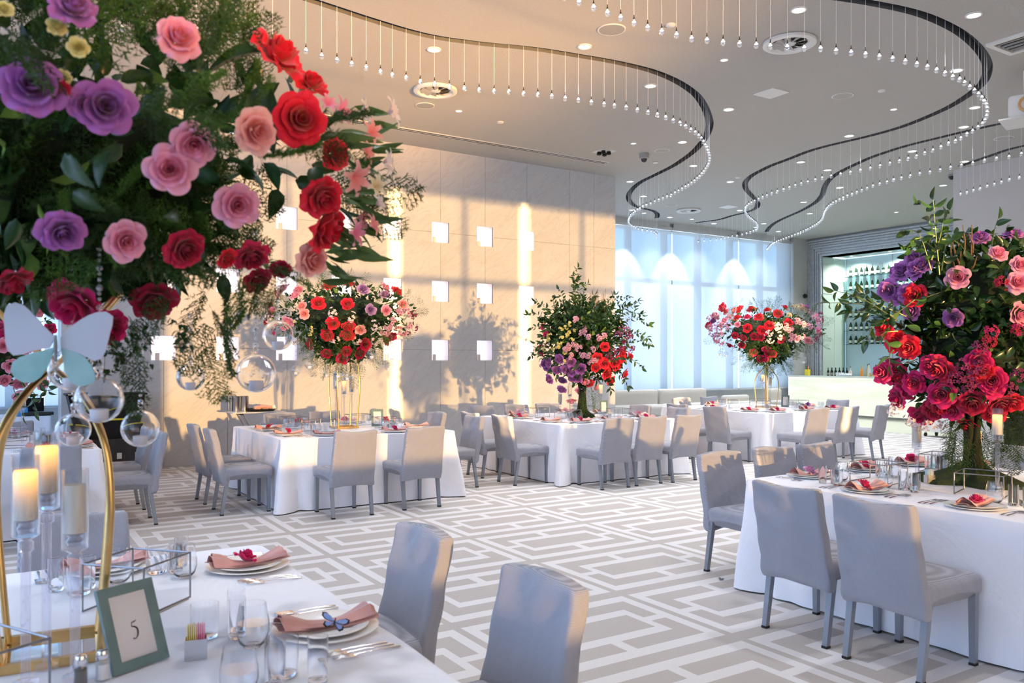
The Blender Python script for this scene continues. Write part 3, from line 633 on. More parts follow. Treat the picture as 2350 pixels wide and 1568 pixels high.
# ------------------------------------------------------------------ bar
XBF = 20.2; YB0, YB1 = 9.2, YF - 0.05
m_onyx, nt, b = new_mat('backlit_onyx')
tc = nt.nodes.new('ShaderNodeTexCoord'); mp = nt.nodes.new('ShaderNodeMapping'); mp.inputs['Scale'].default_value = (1, 0.5, 4.0); mp.inputs['Rotation'].default_value = (0.12, 0, 0)
nt.links.new(tc.outputs['Object'], mp.inputs[0]); n = nt.nodes.new('ShaderNodeTexNoise'); n.inputs['Scale'].default_value = 1.4; n.inputs['Detail'].default_value = 8; n.inputs['Distortion'].default_value = 0.8; nt.links.new(mp.outputs[0], n.inputs['Vector'])
cc = mixc(nt, val(nt, 'MULTIPLY_ADD', n.outputs['Fac'], 2.2, -0.6, True), (1.0, 1.0, 0.90), (0.62, 0.66, 0.48))
b.inputs['Base Color'].default_value = (0.42, 0.43, 0.36, 1); nt.links.new(cc, b.inputs['Emission Color']); b.inputs['Emission Strength'].default_value = 0.36; b.inputs['Roughness'].default_value = 0.25
bar = empty('bar_counter', (XBF, (YB0 + YB1) / 2, 0)); tag(bar, 'long bar counter faced with glowing backlit onyx panels at the far right', 'bar counter')
L_ = YB1 - YB0; ys = [0, 2.35, 4.7, L_]; ys = [YB1 - v for v in (0, 2.1, 4.4, L_)]
for y1, y0 in zip(ys, ys[1:]):
    MB().box((0.02, (y0 + y1) / 2 - (YB0 + YB1) / 2, 0.575), (0.04, y1 - y0 - 0.012, 1.03)).build('onyx_panel', m_onyx, bar, smooth=False)
MB().box((0.08, 0, 0.03), (0.1, L_, 0.06)).build('plinth', M['grille'], bar, smooth=False)
MB().box((0.30, 0, 1.11), (0.66, L_, 0.04)).build('counter_top', mat('pale_stone_top', (0.70, 0.73, 0.66), 0.15), bar, smooth=False)
MB().box((0.33, 0, 0.56), (0.5, L_, 1.06)).build('counter_body', m_wall, bar, smooth=False)
# niche behind the bar with stepped silver frame
RY0, RY1, RZ = 9.7, 15.9, 4.72; XRB = 22.28
m_sil = mat('silver_leaf_frame', (0.60, 0.62, 0.66), 0.35, 0.45, var=0.25, vscale=14)
m_gglass = mat('pale_green_glass_panel', (0.52, 0.62, 0.55), 0.12, var=0.08, vscale=1.2)
m_bglass = mat('pale_blue_mirror_panel', (0.56, 0.72, 0.80), 0.10)
wb = MB(); wb.box((XB + 0.25, (RY1 + YF) / 2 + 0.05, ZC / 2), (0.5, YF - RY1 + 0.1, ZC)); wb.box((XB + 0.25, (RY0 + 8.9) / 2, ZC / 2), (0.5, RY0 - 8.9, ZC)); wb.box((XB + 0.25, (RY0 + RY1) / 2, (RZ + ZC) / 2), (0.5, RY1 - RY0, ZC - RZ))
wr = struct(wb.build('wall_bar', m_wall, smooth=False)); tag(wr, 'grey wall behind the bar with a deep framed recess')
for i, w_ in enumerate((0.50, 0.36, 0.20, 0.05)):
    t = 0.035 * (4 - i); w2 = 0.05; mb = MB(); x = XB - 0.02 - t / 2 + 0.035 * i * 0
    for r in (0, 0.07):
        ww = w_ - r if w_ > 0.1 else w_
        if r and w_ < 0.1: continue
        mb.box((XB - 0.01 * (i + 1) - 0.02 * (3 - i), RY1 + ww - w2 / 2, RZ / 2), (0.06, w2, RZ + 0.0)); mb.box((XB - 0.01 * (i + 1) - 0.02 * (3 - i), RY0 - ww + w2 / 2, RZ / 2), (0.06, w2, RZ))
        mb.box((XB - 0.01 * (i + 1) - 0.02 * (3 - i), (RY0 + RY1) / 2, RZ + ww - w2 / 2), (0.06, RY1 - RY0 + 2 * ww - 0.1, w2))
        mb.box((XB - 0.01 * (i + 1) - 0.02 * (3 - i), RY1 + ww - w2 / 2, RZ + ww / 2), (0.06, w2, ww))
    mb.build('frame_moulding', m_sil, wr, smooth=False)
mb = MB(); mb.box((XB - 0.015, RY1 + 0.26, RZ / 2 + 0.25), (0.03, 0.46, RZ + 0.5)); mb.box((XB - 0.015, (RY0 + RY1) / 2, RZ + 0.27), (0.03, RY1 - RY0, 0.5)); mb.box((XB - 0.015, RY0 - 0.26, RZ / 2 + 0.25), (0.03, 0.46, RZ + 0.5)); mb.build('frame_field', m_sil, wr, smooth=False)
for y, nm_ in ((RY1 - 0.015, 0), (RY0 + 0.015, 1)):
    for a, b in ((XB, XB + 0.53), (XB + 0.535, XRB)):
        MB().box(((a + b) / 2, y, 4.15), (b - a - .01, .02, 1.1)).build('glass_panel', m_gglass, wr, smooth=False)
        MB().box(((a + b) / 2, y, 2.32), (b - a - .01, .02, 2.52)).build('glass_panel', m_gglass, wr, smooth=False)
MB().box(((XB + XRB) / 2, (RY0 + RY1) / 2, RZ + 0.01), (XRB - XB, RY1 - RY0, .02)).build('recess_soffit', m_gglass, wr, smooth=False)
MB().box((XRB + .03, (RY0 + RY1) / 2, 2.35), (.02, RY1 - RY0, 4.72)).build('back_panel', m_bglass, wr, smooth=False)
for k in range(4):
    yy = RY1 - .02 - k * 1.55; MB().box((XRB + .012, yy - .02, 2.9), (.012, .012, 3.6)).build('panel_joint', M['grille'], wr, smooth=False)
MB().box((XRB - .25, (RY0 + RY1) / 2, .55), (.5, RY1 - RY0, 1.1)).build('back_counter', m_gglass, wr, smooth=False)
lx = XRB - 0.4
for k in range(5):
    yy = RY1 - 0.55 - k * 1.25; o = empty('downlight', (XRB - 0.45, yy, RZ)); tag(o, 'small bright downlight in the soffit of the bottle recess', 'ceiling light', 'downlights in the bar recess')
    inst('trim_ring', trim, (0, 0, 0), parent=o, sc=0.7); inst('lens', lens, (0, 0, 0), parent=o, sc=0.7)
    light('recess_beam', 'SPOT', (XRB - 0.45, yy, RZ - 0.03), 80, (0.95, 1.0, 0.96), spot_size=math.radians(150), spot_blend=0.8, shadow_soft_size=0.04)
# bottle shelves
m_shelf = thin_glass('green_glass_shelf', (0.55, 0.72, 0.66), 0.6, 0.05, 0.2)
m_bot = mat('dark_green_bottle', (0.012, 0.035, 0.018), 0.08); m_foil = mat('silver_foil', (0.55, 0.55, 0.52), 0.3, 0.9); m_lab = mat('cream_label', (0.75, 0.72, 0.62), 0.6)
bprof = [(0, 0), (.042, 0), (.044, .01), (.044, .15), (.040, .18), (.022, .235), (.016, .26), (.015, .30)]
bb = MB().lathe(bprof, 14).mesh('glass_body', m_bot); bf = MB().lathe([(.0165, .245), (.017, .30), (.019, .305), (.018, .325), (0, .327)], 10).mesh('foil', m_foil)
bl = MB().lathe([(.0448, .045), (.0448, .115)], 14).mesh('label', m_lab)
shelfn = ['lowest', 'second', 'third', 'fourth', 'fifth', 'topmost']
for k in range(6):
    z = 2.07 + 0.412 * k; y1 = RY1 - 0.12; y0 = y1 - 4.9
    o = tag(MB().box((XRB - .10, (y0 + y1) / 2, z - .006), (.24, y1 - y0, .012)).build('glass_shelf', m_shelf, smooth=False), '%s green glass shelf carrying champagne bottles behind the bar' % shelfn[k], 'shelf', 'glass shelves behind the bar')
    for j in range(26):
        yy = y1 - .16 - j * .182
        o = empty('champagne_bottle', (XRB - .10, yy, z + .0005), rnd.uniform(0, 6)); tag(o, 'dark green champagne bottle with silver foil on the %s shelf behind the bar' % shelfn[k], 'bottle', 'champagne bottles on the %s shelf' % shelfn[k])
        inst('glass_body', bb, (0, 0, 0), parent=o); inst('foil', bf, (0, 0, 0), parent=o); inst('label', bl, (0, 0, 0), parent=o)
# bar top and back counter items
def bottle(loc, label, body, r=.04, h=.30, neck=.5, cap=(0.05, 0.05, 0.05), lab_=None, group='bottles on the bar'):
    o = empty('liquor_bottle', loc); tag(o, label, 'bottle', group)
    MB().lathe([(0, 0), (r, 0), (r, h * neck), (r * .8, h * (neck + .1)), (r * .33, h * (neck + .22)), (r * .3, h * .92), (0, h * .92)], 14).build('body', mat('bottle_glass', body, 0.08), o)
    MB().lathe([(r * .36, h * .9), (r * .36, h), (0, h)], 10).build('cap', mat('bottle_cap', cap, 0.4), o)
    if lab_: MB().lathe([(r * 1.01, h * .12), (r * 1.01, h * .38)], 14).build('label', mat('bottle_label', lab_, 0.6), o)
    return o
zt = 1.131
def bar_y(px): return on_X(px, XBF + 0.35).y
for i in range(10): bottle((XBF + .42 + .07 * (i % 2), bar_y(1897 + 4.4 * i), zt), 'small dark wine bottle in the dense row on the bar top', (0.01, 0.012, 0.01), .035, .24, .5, lab_=(0.3, 0.28, 0.25), group='dark bottles on the bar')
bottle((XBF + .4, bar_y(1949), zt), 'clear bottle with a round glass stopper beside the dark bottles on the bar', (0.6, 0.5, 0.42), .045, .27, .45)
bottle((XBF + .4, bar_y(1975), zt), 'amber whisky bottle in the middle of the bar top', (0.62, 0.25, 0.05), .05, .32, .45, (0.5, 0.4, 0.2))
bottle((XBF + .55, bar_y(1981), zt), 'second tall golden bottle behind the amber one', (0.55, 0.35, 0.12), .04, .34, .5, (0.02, 0.02, 0.02))
bottle((XBF + .4, bar_y(1992), zt), 'clear tall bottle with black cap on the bar', (0.55, 0.6, 0.62), .04, .36, .5, (0.02, 0.02, 0.02))
bottle((XBF + .55, bar_y(2000), zt), 'dark brown liqueur bottle on the bar', (0.12, 0.04, 0.02), .042, .33, .5)
bottle((XBF + .4, bar_y(2016), zt), 'clear blueish bottle nearest the big right bouquet', (0.35, 0.45, 0.5), .04, .33, .5, (0.02, 0.02, 0.02))
for px, t in ((1999, 'left'), (2007, 'right')): tag(MB().lathe([(0, 0), (.03, 0), (.033, .06), (.02, .085), (.022, .10), (0, .105)], 14).build('jar', mat('gold_jar', (0.65, 0.42, 0.15), 0.3, 0.5), loc=(XBF + .3, bar_y(px), zt)), 'small golden jar on the bar, the %s of two' % t, 'jar', 'golden jars on the bar')
for k in range(3):
    tag(MB().lathe([(0, 0), (.03, 0), (.04, .10), (.037, .10), (.028, .006)], 14).build('paper_cup', M['white'], loc=(XBF + .36, bar_y(1921 + 6 * k), zt)), 'white cup standing in front of the dark bottles on the bar', 'cup', 'white cups on the bar')
mb = MB()
for k in range(14):
    a = k * 2.4; mb.rbox((.05 * math.cos(a) * (k % 3), .14 * math.sin(a), .03 + .01 * (k % 3)), (.07, .08, .05), .015, 3)
tag(mb.build('crumpled_napkins', mat('paper_white', (0.72, 0.76, 0.8), 0.8), loc=(XBF + .25, bar_y(1945), zt)), 'heap of crumpled white paper napkins and straws on the bar', 'napkins', kind='stuff')
o = empty('knife_holder', (XBF + .25, bar_y(1858), zt)); tag(o, 'yellow holder with bar tools at the left end of the bar', 'holder')
MB().box((0, 0, .09), (.10, .12, .18)).build('holder_box', M['yellow'], o, smooth=False)
for k, c_ in enumerate(((0.9, 0.7, 0.05), (0.6, 0.02, 0.02), (0.02, 0.3, 0.1))): MB().tube([(0, -.03 + .03 * k, .16), (0, -.035 + .035 * k, .28)], .010, 8).build('tool_handle', mat('tool_handle', c_, 0.4), o)
w = on_Y(1845, YF - .08, 680); tag(MB().lathe([(0, 0), (.055, .0), (.07, .04), (.05, .09), (0, .11)], 20).build('wall_knob', M['black'], loc=(w.x, w.y, w.z)), 'round black knob on the grey wall left of the bar frame', 'knob'); bpy.context.scene.collection.objects['wall_knob'].rotation_euler = (PI / 2, 0, 0)

# ------------------------------------------------------------------ sofas by the far window
m_sofa = mat('pale_linen', (0.52, 0.50, 0.47), 0.9, bump=0.3, bscale=300)
def sofa(xa, xb, y, label, h=.83):
    L = xb - xa; o = empty('sofa', ((xa + xb) / 2, y, 0)); tag(o, label, 'sofa', 'low sofas along the far window')
    MB().rbox((0, .05, .12 + (h - .12) / 2), (L - .02, .20, h - .12), .07, 8).build('backrest', m_sofa, o)
    MB().rbox((0, -.42, .33), (L - .01, .80, .26), .07, 8).build('seat_cushion', m_sofa, o)
    MB().rbox((0, -.36, .13), (L - .04, .84, .22), .02, 4).build('base', m_sofa, o)
s1 = on_Y(1513, 15.85).x; s2 = on_Y(1624, 15.85).x
sofa(s1 - 2.3, s1, 15.9, 'long pale linen sofa at the right end of the marble wall, left of the seam'); sofa(s1 + .02, s2, 15.9, 'long pale linen sofa in the middle of the far window')
w = on_Y(1697, 15.7); sofa(w.x - .5, w.x + .5, 15.8, 'small pale linen bench further right below the window, behind the far table', .62)
w = on_Y(1781, 15.6); o = empty('tub_chair', (w.x, 15.5, 0)); tag(o, 'pale rounded tub chair beside the bar, behind the far table', 'armchair')
for dx_ in (-.22, .22):
    for dy_ in (-.32, .2): MB().tube([(dx_, dy_, 0), (dx_, dy_, .17)], .02, 8).build('leg', M['steel'], o)
MB().rbox((0, .2, .45), (.6, .16, .66), .075, 8).build('backrest', m_sofa, o); MB().rbox((0, -.1, .3), (.6, .6, .3), .07, 8).build('seat', m_sofa, o)

# ------------------------------------------------------------------ service corner at the far left
w = on_z(585, 943, 0.86); YT = w.y
o = empty('tray_stand', (w.x, YT, 0)); tag(o, 'folding tray stand with a grey top and crossed chrome legs against the marble wall', 'tray stand')
MB().rbox((0, 0, .845), (.72, .42, .022), .01, 6).build('tray_top', mat('tray_grey', (0.6, 0.6, 0.6), 0.4), o)
for s in (-1, 1):
    for t in (-1, 1): MB().tube([(-.22 * t, .16 * s, .01), (.22 * t, .16 * s, .835)], .011, 8).build('leg', M['steel'], o)
for t in (-1, 1): MB().tube([(.22 * t, -.2, .825), (.22 * t, .2, .825)], .014, 8).build('webbing_bar', M['black'], o)
tag(MB().lathe([(0, .012), (.19, .012), (.215, .03), (.22, .028), (.195, 0), (0, 0)], 28).build('serving_tray', M['black'], loc=(w.x + .07, YT, .857)), 'round black serving tray on the tray stand', 'tray')
for k, dx in enumerate((-.26, -.14)):
    tag(MB().lathe([(0, 0), (.055, 0), (.057, .01), (.057, .21), (.06, .215), (.053, .21), (.05, .01)], 22).build('steel_canister', M['steel'], loc=(w.x + dx, YT + .02, .857)), 'polished steel canister, the %s of two on the tray stand' % ('left', 'right')[k], 'canister', 'steel canisters on the tray stand')
mb = MB()
for k in range(5): mb.rbox((-.06 + .04 * k, .02 * (k % 2), .03 + .008 * (k % 3)), (.10, .12, .045), .02, 4)
tag(mb.build('folded_napkin_heap', M['napkin'], loc=(w.x + .09, YT, .872)), 'heap of blush cloth napkins on the black serving tray', 'napkins', kind='stuff')
mb = MB()
for k in range(9): mb.rbox((.03 * math.cos(k * 1.9), .03 * math.sin(k * 2.7), .02 + .004 * k), (.05, .05, .03), .01, 3)
tag(mb.build('tea_towel', M['white'], loc=(w.x + .24, YT, .872)), 'crumpled white tea towel at the right of the black tray', 'towel')
# black tote crates on a flight case
cw = on_Y(242, 12.3, 1000); bx_, by_ = cw.x, 12.3
m_case = mat('flight_case_black', (0.015, 0.015, 0.017), 0.5, bump=0.2, bscale=120); dk = 1882.33
o = empty('flight_case', (bx_ + .02, by_, 0)); tag(o, 'black flight case on castors with chrome latches under the storage crates', 'case')
MB().box((0, 0, .32), (.92, .5, .42)).build('case_body', m_case, o, smooth=False)
for x in (-.45, .45): MB().box((x, -.252, .32), (.03, .02, .44)).build('edge_trim', M['steel'], o, smooth=False)
for x in (-.1, .12, .34): MB().box((x, -.256, .30), (.06, .012, .08)).build('latch', M['steel'], o, smooth=False)
for x in (-.38, .38):
    for y in (-.18, .18): MB().lathe([(0, -.02), (.05, -.02), (.05, .02), (0, .02)], 16).build('castor', M['rubber'], o, (x, y, .052)).rotation_euler = (PI / 2, 0, 0)
def tote(z, h, label, lid):
    o = empty('storage_crate', (bx_, by_, z)); tag(o, label, 'crate', 'black storage crates')
    mb = MB(); w1, w2 = .40, .46
    mb.add([(-w1, -.22, 0), (w1, -.22, 0), (w1, .22, 0), (-w1, .22, 0), (-w2, -.25, h), (w2, -.25, h), (w2, .25, h), (-w2, .25, h)], [(3, 2, 1, 0), (4, 5, 6, 7), (0, 1, 5, 4), (1, 2, 6, 5), (2, 3, 7, 6), (3, 0, 4, 7)])
    mb.build('crate_body', M['black'], o, smooth=False)
    MB().rbox((0, 0, h + .016), (.98, .54, .03), .012, 4).build('lid', M['yellow'] if lid else M['black'], o)
tote(.532, .24, 'lower black storage crate with a yellow lid on the flight case', True); tote(.805, .30, 'upper black storage crate with a black lid, on top of the yellow-lidded one', False)
gx = on_Y(172, 11.9).x; o = empty('guitar_on_stand', (gx, 11.9, 0)); tag(o, 'black string instrument neck on a stand left of the storage crates', 'instrument')
MB().rbox((0, 0, .42), (.34, .09, .46), .04, 8).build('body', M['black'], o); MB().box((0, 0, .86), (.05, .03, .5)).build('neck', M['black'], o, smooth=False)
MB().add([(-.03, -.015, 1.1), (.03, -.015, 1.1), (.045, -.015, 1.24), (-.045, -.015, 1.26), (-.03, .015, 1.1), (.03, .015, 1.1), (.045, .015, 1.24), (-.045, .015, 1.26)], [(3, 2, 1, 0), (4, 5, 6, 7), (0, 1, 5, 4), (1, 2, 6, 5), (2, 3, 7, 6), (3, 0, 4, 7)]).build('headstock', M['black'], o, smooth=False)
for k in range(3):
    for s in (-1, 1): MB().tube([(s * .035, 0, 1.13 + .04 * k), (s * .08, 0, 1.13 + .04 * k)], .009, 6).build('tuning_peg', M['steel'], o)
for s in (-1, 1): MB().tube([(0, .03, .5), (s * .2, -.1, .01)], .01, 6).build('stand_leg', M['black'], o)
# equipment table beyond the marble wall
def rect_cloth(cx, cy, w, l, h, seed, flare=.10, rz=0.0): return None
# ------------------------------------------------------------------ chairs
def cover_material():
    m, nt, b = new_mat('waffle_chair_cover')
    tc = nt.nodes.new('ShaderNodeTexCoord'); sp = nt.nodes.new('ShaderNodeSeparateXYZ'); nt.links.new(tc.outputs['Object'], sp.inputs[0])
    h = val(nt, 'ADD', sp.outputs[0], sp.outputs[1])
    K = 2 * PI / 0.0088
    a = val(nt, 'SINE', val(nt, 'MULTIPLY', val(nt, 'ADD', h, sp.outputs[2]), K)); c = val(nt, 'SINE', val(nt, 'MULTIPLY', val(nt, 'SUBTRACT', h, sp.outputs[2]), K))
    p = val(nt, 'MULTIPLY', a, c); p = val(nt, 'MULTIPLY_ADD', p, 1.3, 0.5, True)
    nt.links.new(mixc(nt, p, (0.24, 0.245, 0.295), (0.46, 0.47, 0.54)), b.inputs['Base Color']); b.inputs['Roughness'].default_value = 0.9; b.inputs['Sheen Weight'].default_value = 0.3
    b.inputs['Specular IOR Level'].default_value = 0.2
    bp = nt.nodes.new('ShaderNodeBump'); bp.inputs['Strength'].default_value = 0.6; bp.inputs['Distance'].default_value = 0.003; nt.links.new(p, bp.inputs['Height'])
    wr = nt.nodes.new('ShaderNodeTexNoise'); wr.inputs['Scale'].default_value = 5; wr.inputs['Distortion'].default_value = 1.5; nt.links.new(tc.outputs['Object'], wr.inputs['Vector'])
    b2 = nt.nodes.new('ShaderNodeBump'); b2.inputs['Strength'].default_value = 0.5; b2.inputs['Distance'].default_value = 0.02; nt.links.new(wr.outputs['Fac'], b2.inputs['Height']); nt.links.new(bp.outputs[0], b2.inputs['Normal'])
    nt.links.new(b2.outputs[0], b.inputs['Normal']); return m
m_cover = cover_material()
def wob(w, s): return 0.004 * math.sin(23 * w[0] + s) + 0.004 * math.sin(31 * w[2] + 1.7 * w[0] * 9 + s)
def chair_parts(seed):
    def back(w):
        # w is centred; z from -.28 to .28
        k = (w[2] + .27) / .54
        x = w[0] * (1.02 - 0.06 * k); y = w[1] - 0.11 * k - 0.015 * math.cos(w[0] * 7) + wob(w, seed)
        z = w[2]
        if k > .9: z += 0.008 * math.sin(w[0] * 12 + seed)
        if k < .42: y += .0045 * (1 - k / .42) * math.sin(w[2] * 62 + 9 * math.sin(w[0] * 5 + seed)) * (1 if w[1] < 0 else -1)
        if k < .12:
            z -= 0.012 + 0.02 * (abs(w[0]) / .23) ** 2; fold = 0.006 * math.sin(50 * w[2] + w[0] * 6 + seed); y += fold
        return Vector((x, y, z))
    bk = MB().rbox((0, -.225, .60), (.460, .070, .54), .020, 16, back)
    def seat(w):
        z = w[2]; hem = 0.0
        if z < 0:
            ax = abs(w[0]) / .235; ay = abs(w[1]) / .25; f = min(1, -z / .06)
            if ax > .9: hem = .045 * (1 - ay ** 2)
            if ay > .9: hem = max(hem, .03 * (1 - ax ** 2))
            z += hem * f
        else: z += .012 * (1 - (w[0] / .24) ** 2) * (1 - (w[1] / .25) ** 2)
        wv = 0.003 * math.sin(40 * w[1] + 25 * z + seed)
        return Vector((w[0] * (1 + .03 * w[1] / .25) + wv, w[1], z))
    st = MB().rbox((0, .0, .415), (.47, .50, .125), .035, 14, seat)
    # sagging fabric web between seat and back
    return bk.mesh('backrest', m_cover, True, 80), st.mesh('seat', m_cover, True, 80)
cps = [chair_parts(s) for s in (0.3, 2.1, 4.4)]
def leg_mesh(y, dy):
    mb = MB(); t = .019; b_ = .015
    z0, z1 = .012, .40
    mb.add([(-b_, -b_ + dy, z0), (b_, -b_ + dy, z0), (b_, b_ + dy, z0), (-b_, b_ + dy, z0), (-t, -t, z1), (t, -t, z1), (t, t, z1), (-t, t, z1)], [(3, 2, 1, 0), (4, 5, 6, 7), (0, 1, 5, 4), (1, 2, 6, 5), (2, 3, 7, 6), (3, 0, 4, 7)])
    return mb.mesh('leg', M['chair_leg'], False)
lf = leg_mesh(0, 0.0); lr = leg_mesh(0, -0.06)
foot = MB().box((0, 0, .007), (.034, .034, .014)).mesh('rubber_foot', M['rubber'], False)
def chair(x, y, face, label, group, dz=0.0):
    o = empty('dining_chair', (x, y, 0), face + rnd.uniform(-.03, .03)); tag(o, label, 'chair', group)
    bk, st = cps[rnd.randrange(3)]
    inst('backrest', bk, (0, 0, 0), parent=o); inst('seat', st, (0, 0, 0), parent=o)
    for sx_ in (-.205, .205):
        a = inst('leg', lf, (sx_, .215, 0), parent=o); inst('rubber_foot', foot, (0, 0, 0), parent=a)
        a = inst('leg', lr, (sx_, -.195, 0), parent=o); inst('rubber_foot', foot, (0, -.06, 0), parent=a)
    return o
FYp, FXp, FYm, FXm = 0.0, -PI / 2, PI, PI / 2     # facing +Y, +X, -Y, -X

# ------------------------------------------------------------------ tables and cloths
m_cloth, nt, b = new_mat('white_tablecloth')
b.inputs['Base Color'].default_value = (0.88, 0.885, 0.95, 1); b.inputs['Roughness'].default_value = 0.85; b.inputs['Sheen Weight'].default_value = 0.3; b.inputs['Specular IOR Level'].default_value = 0.2
tc = nt.nodes.new('ShaderNodeTexCoord'); n = nt.nodes.new('ShaderNodeTexNoise'); n.inputs['Scale'].default_value = 2.2; n.inputs['Detail'].default_value = 7; n.inputs['Distortion'].default_value = 1.2; nt.links.new(tc.outputs['Object'], n.inputs['Vector'])
bp = nt.nodes.new('ShaderNodeBump'); bp.inputs['Strength'].default_value = 0.45; bp.inputs['Distance'].default_value = 0.04; nt.links.new(n.outputs['Fac'], bp.inputs['Height']); nt.links.new(bp.outputs[0], b.inputs['Normal'])
ZT = 0.76
def cloth_mesh(w, l, h, seed, flare=(.16, .16, .16, .16)):
    r = random.Random(seed); hw, hl = w / 2, l / 2; rc = .035
    # perimeter samples: (x, y, nx, ny, distance to nearest corner, corner index, s)
    per = []; NS = 56
    corners = [(hw, -hl, -PI / 2), (hw, hl, 0), (-hw, hl, PI / 2), (-hw, -hl, PI)]
    for ci, (cx, cy, a0) in enumerate(corners):
        sx_, sy_ = (1 if cx > 0 else -1), (1 if cy > 0 else -1)
        for k in range(9):
            a = a0 + PI / 2 * k / 8; per.append((cx - sx_ * rc + rc * math.cos(a), cy - sy_ * rc + rc * math.sin(a), math.cos(a), math.sin(a), 0.0, ci, (k - 4) / 4.0))
        nx, ny = (0, 1) if ci == 0 else ((-1, 0) if ci == 1 else ((0, -1) if ci == 2 else (1, 0)))
        # walk the side to the next corner
        L = (l if ci in (0, 2) else w) - 2 * rc
        a = a0 + PI / 2; x0, y0 = per[-1][0], per[-1][1]
        for k in range(1, NS):
            t = k / NS; d = t * L; dc = min(d, L - d)
            per.append((x0 + nx * d, y0 + ny * d, math.cos(a), math.sin(a), dc, ci if d < L / 2 else (ci + 1) % 4, (1 if d < L / 2 else -1)))
    ph = [(r.uniform(0, 6.28), r.uniform(3, 5.5), r.uniform(.3, 1)) for _ in range(4)]
    NR = 16; vs = []; fs = []; n = len(per)
    for j in range(NR + 1):
        t = j / NR; z = h - (h - .012) * t
        for i, (x, y, nx, ny, dc, ci, sg) in enumerate(per):
            s = i / n * 2 * PI * 1.0
            f = sum(a_ * math.sin(s * 9 * k_ + p_ + t * .6) for p_, k_, a_ in ph) / 3
            off = .004 + t * (.018 + .016 * f) + .004 * math.sin(t * 9 + s * 14)
            # corner cone: cloth corner hangs lower and pleats outwards
            fl = flare[ci] * t * math.exp(-(dc / (.025 + .05 * t)) ** 2)
            pl = -.06 * t * math.exp(-((dc - (.06 + .10 * t)) / .04) ** 2) if dc > 0 else 0
            X = x + nx * (off + pl); Y = y + ny * (off + pl)
            sx_, sy_ = (1 if corners[ci][0] > 0 else -1), (1 if corners[ci][1] > 0 else -1)
            X += sx_ * fl * .7; Y += sy_ * fl * .7
            vs.append((X, Y, z if j else h))
    for j in range(NR):
        for i in range(n):
            i2 = (i + 1) % n; fs.append((j * n + i, (j + 1) * n + i, (j + 1) * n + i2, j * n + i2))
    # top rolls over a small radius
    b0 = len(vs); ring = []
    for i, (x, y, nx, ny, *_r) in enumerate(per): vs.append((x - nx * .012, y - ny * .012, h + .004))
    for i in range(n): fs.append((i, (i + 1) % n, b0 + (i + 1) % n, b0 + i))
    fs.append(tuple(b0 + i for i in range(n)))
    m = MB(); m.add(vs, fs); return m
TD = {}
m_ply = mat('plywood', (0.45, 0.33, 0.2), 0.6)
def table(key, x0, x1, y0, y1, tname, flare, seed):
    cx, cy = (x0 + x1) / 2, (y0 + y1) / 2; w, l = x1 - x0, y1 - y0; TD[key] = (x0, x1, y0, y1, tname)
    t = empty('banquet_table', (cx, cy, 0)); tag(t, 'folding banquet table under the cloth of ' + tname, 'table', 'cloth covered banquet tables')
    MB().box((0, 0, ZT - .028), (w - .03, l - .03, .03)).build('tabletop', m_ply, t, smooth=False)
    for a in (-1, 1):
        for b_ in (-1, 1): MB().tube([(a * (w / 2 - .2), b_ * (l / 2 - .2), .0), (a * (w / 2 - .2), b_ * (l / 2 - .2), ZT - .045)], .016, 8).build('leg', M['steel'], t)
    o = cloth_mesh(w, l, ZT - .004, seed, flare).build('tablecloth', m_cloth, loc=(cx, cy, 0), ang=60); tag(o, 'white floor-length tablecloth on ' + tname, 'tablecloth', 'white square tablecloths')
table('t1', -1.18, .85, 8.35, 10.38, 'the table at the left edge', (.12, .12, .1, .1), 1)
table('t2', 2.52, 4.53, 8.37, 10.38, 'the number 10 table by the marble wall', (.13, .10, .06, .12), 2)
table('t3', 6.05, 8.10, 8.37, 10.42, 'the middle table with the leafy bouquet', (.13, .1, .1, .15), 3)
table('t4', 9.98, 12.20, 8.47, 10.80, 'the far table in front of the blue shades', (.12, .1, .1, .15), 4)
table('t5', -1.02, 1.0, 1.62, 3.66, 'the foreground table at the lower left', (.06, .12, .06, .06), 5)
table('t6', 4.37, 6.42, 1.86, 3.89, 'the near table at the right edge', (.1, .1, .07, .1), 6)
# long equipment table at the far left under the window
o = cloth_mesh(2.6, .8, .745, 9, (.05,) * 4).build('tablecloth', m_cloth, loc=(-0.55, 14.35, 0), ang=60); tag(o, 'white cloth on the long equipment table at the far left window', 'tablecloth')
t = empty('equipment_table', (-0.55, 14.35, 0)); tag(t, 'long folding table under the far left window, hidden by its white cloth', 'table'); MB().box((0, 0, .72), (2.56, .76, .03)).build('tabletop', m_ply, t, smooth=False)
for a in (-1.1, 1.1): MB().tube([(a, 0, 0), (a, 0, .70)], .03, 8).build('leg', M['steel'], t)
w = on_Y(75, 14.3); o = empty('laptop', (w.x, 14.3, .752), .3); tag(o, 'black laptop and controller on the far left white table', 'laptop')
MB().rbox((0, 0, .012), (.42, .30, .022), .008, 4).build('keyboard_base', M['black'], o); MB().box((0, .15, .13), (.42, .012, .24)).build('screen', M['black'], o, smooth=False)
w = on_Y(105, 14.2); tag(MB().rbox((0, 0, .03), (.4, .24, .055), .012, 4).build('audio_mixer', M['case'] if 'case' in M else m_case, loc=(w.x - .1, 14.15, .752)), 'dark flat audio mixer beside the laptop at the far left', 'mixer')
w = on_Y(85, 14.1); tag(MB().box((0, 0, .06), (.16, .1, .12)).build('blue_box', mat('bright_blue', (0.02, 0.25, 0.55), 0.4), loc=(w.x - .2, 14.1, .752), smooth=False), 'small bright blue box on the far left white table', 'box')

